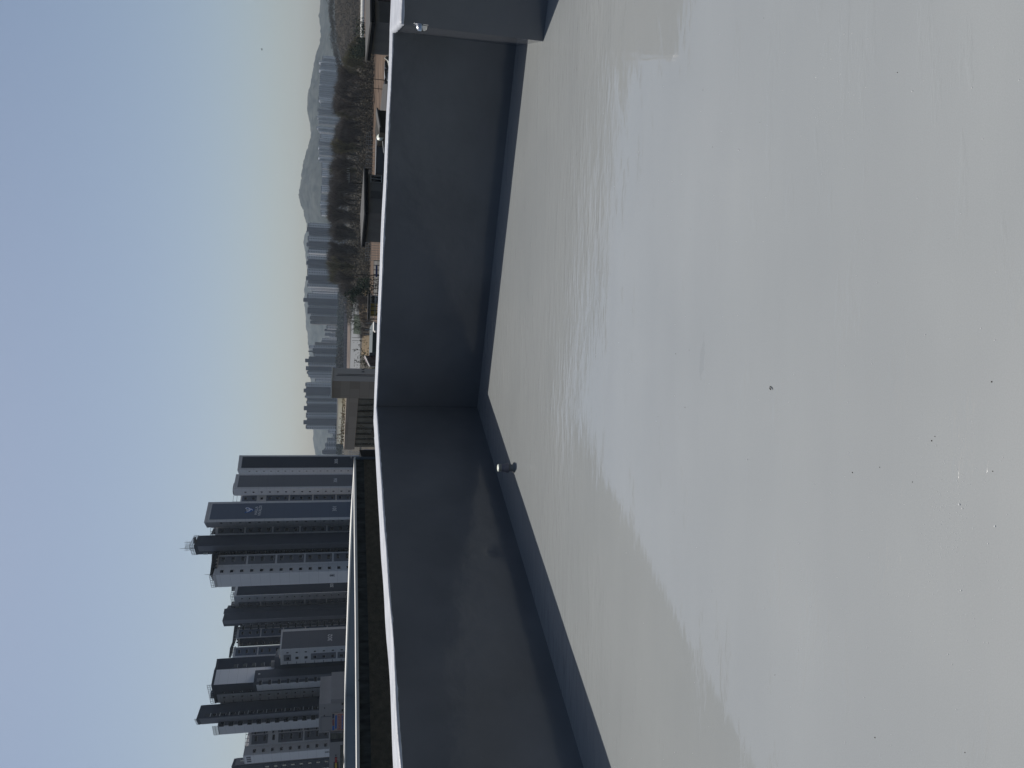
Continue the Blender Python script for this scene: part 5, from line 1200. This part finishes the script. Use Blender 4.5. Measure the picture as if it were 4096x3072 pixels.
_m = _n.new('ShaderNodeMixShader'); _m.inputs[0].default_value = .75; _l.new(_n['Principled BSDF'].outputs[0], _m.inputs[1]); _l.new(_t.outputs[0], _m.inputs[2]); _l.new(_m.outputs[0], _n['Material Output'].inputs['Surface'])
D = 62
be = empty('civic_building', tuple(PD(1400, 1600, D).xy)+(0,), 'beige and brown stone clad building with a tall end block and glazed wing', 'building')
a = PD(*px('z5', 745, 90), D+9); b = PD(*px('z5', 742, 305), D); c = PD(*px('z5', 735, 590), D+1)
MB().prism([(a.x, a.y), (b.x, b.y), (b.x, b.y+9), (a.x, a.y+3)], 0, a.z).build('side_wall', M['beige'], be)
MB().prism([(b.x+.0, b.y-.03), (c.x, c.y), (c.x, c.y+9), (b.x, b.y+9.2)], 0, b.z+.003).build('stone_block', M['stone'], be)
mb = MB(); mb.prism([(a.x+.1, a.y-.1), (b.x+.05, b.y-.15), (c.x-.05, c.y-.12), (c.x, c.y+9), (a.x+.1, a.y+9)], b.z+.006, b.z+.10); mb.build('coping', M['nb_cap'], be)
x0 = onw(a, b, 1155+200, 1500)
rect(a, b, 1350, 1497.5, 1530, 1500.5, .03, 'glass', 'joint', be); rect(b, c, 1345, 1502, 1530, 1504, .02, 'f_black', 'joint', be)
for (xx, yy) in ((1452, 1478), (1452, 1488)): rect(a, b, xx-6, yy-1, xx+6, yy+1, .04, 'f_black', 'vent_slot', be)
c2 = PD(*px('z5', 975, 592), D+1.5); e2 = PD(*px('z5', 950, 1445), D+12); zt_ = c2.z
MB().prism([(c.x, c2.y), (e2.x, e2.y), (e2.x, e2.y+10), (c.x, c2.y+10)], zat('z5', 1172, 650, D+2), zt_).build('stone_fascia', M['stone'], be)
zl = zat('z5', 1172, 650, D+2)-.003
MB().prism([(c.x, c2.y+.5), (e2.x+.2, e2.y+.5), (e2.x+.2, e2.y+9), (c.x, c2.y+9)], 0, zl).build('glazed_wall', M['shopglass'], be)
A = Vector((c.x, c2.y+.5, 0)); B = Vector((e2.x+.2, e2.y+.5, 0)); n, d = face_normal((A.x, A.y), (B.x, B.y))
for k in range(9):
    p = A.lerp(B, (k+.02)/8.6); MB().box((p.x+n.x*.06, p.y+n.y*.06, zl/2), (.045, .06, zl-.02)).build('mullion', M['fascia'], be)
for zz in (zl-2.15, zl-3.2): MB().tube((A.x, A.y-.08, zz), (B.x, B.y-.08, zz), .05, n=4).build('transom', M['fascia'], be)
for k in (1, 2, 3, 5):
    p = A.lerp(B, (k+.1)/8.6); q = A.lerp(B, (k+.9)/8.6); MB().prism([(p.x+n.x*.08, p.y+n.y*.08), (q.x+n.x*.08, q.y+n.y*.08), (q.x+n.x*.13, q.y+n.y*.13), (p.x+n.x*.13, p.y+n.y*.13)], zl-2.1, zl-1.4).build('opening_light', M['glass'], be)
g0 = PD(*px('z5', 835, 592), D+4); g1 = PD(*px('z5', 820, 1350), D+15)
MB().poly([(c.x+.02, g0.y, zt_+.003), (g1.x, g1.y, zt_+.003), (g1.x, g1.y, g0.z), (c.x+.02, g0.y, g0.z)]).build('milky_glass_screen', M['roofglass'], be)
for t in (0.0, .33, .66, .999):
    p = Vector((c.x, g0.y, 0)).lerp(Vector((g1.x, g1.y, 0)), t); 
MB().tube((c.x, g0.y-.05, g0.z-.42), (g1.x, g1.y-.05, g0.z-.42), .03, n=4).build('screen_rail', M['fascia'], be)
for zz in (g0.z+.02,): MB().tube((c.x, g0.y-.04, zz), (g1.x, g1.y-.04, zz), .05, n=4).build('screen_cap', M['nb_cap'], be)
# reeds planted in front of the milky screen
def reed(rng):
    t = rng.uniform(0, 1)**.8; p = Vector((c.x, g0.y-.6, 0)).lerp(Vector((g1.x, g1.y-.6, 0)), t); h = .15+.5*abs(mnoise.noise(Vector((t*40, 0, 0))))*(0.4+t)
    return np.array((p.x, p.y, zt_+rng.uniform(0, 1)*h*1.6)), rng.uniform(.6, 1.2)
tag(tri_cloud('planting', M['drygrass'], reed, 900, .07, 55), 'dry grasses planted along the milky glass screen on the civic building', 'grass', kind='stuff')
# clutter between the civic building and tower 305
for k, (y, x, D_, lab) in enumerate(((1808, 1392, 150, 'pale lamp post between the civic building and tower 305'), (1815, 1400, 140, 'second pale post, closer to tower 305'))):
    pole(y, x, 1440, D_, 'street_lamp', lab, 'lamp', 'nb_cap', .08, ((.2, .8),))
p = PD(1452, 1812, 120); MB().box((p.x, p.y, p.z/2), (0.9, 2, p.z)).build('container', M['banner'])
tag(bpy.data.objects['container'], 'small blue container glimpsed between the civic building and tower 305', 'container')
# bird
bp = PD(1049, 198, 160); M['bird'] = mat('bird_feather', (.02, .02, .022), .8)
mb = MB(); rt_ = Vector((1, 0, 0))
mb.poly([bp+Vector((-.25, 0, .0)), bp+Vector((.22, 0, .02)), bp+Vector((.05, .1, .10)), bp+Vector((-.1, .1, .08))]); mb.poly([bp+Vector((-.02, 0, .05)), bp+Vector((.12, 0, .05)), bp+Vector((.02, .5, .32))]); mb.poly([bp+Vector((-.02, 0, .05)), bp+Vector((.12, 0, .05)), bp+Vector((.02, -.5, .32))])
mb.tube(bp+Vector((-.28, 0, .02)), bp+Vector((.2, 0, .04)), .02, .06, n=6)
tag(mb.build('bird', M['bird']), 'tiny dark bird flying in the hazy sky above the hills', 'bird')

# ================================================================ HAZE
hm = bpy.data.materials.new('haze'); hm.use_nodes = True; hn = hm.node_tree.nodes; hl = hm.node_tree.links
hn.remove(hn['Principled BSDF']); pv = hn.new('ShaderNodeVolumePrincipled'); pv.inputs['Color'].default_value = (.72, .86, 1.0, 1); pv.inputs['Density'].default_value = HAZE
pv.inputs['Anisotropy'].default_value = 0.2
hl.new(pv.outputs[0], hn['Material Output'].inputs['Volume'])
hz = MB().box((0, 2200, 145), (9400, 5400, 294)).build('haze', hm); tag(hz, kind='stuff')
hz['label'] = 'pale blue haze filling the air over the whole view'; hz['category'] = 'haze'
# ---------------------------------------------------------------- render settings
scene.cycles.use_denoising = True
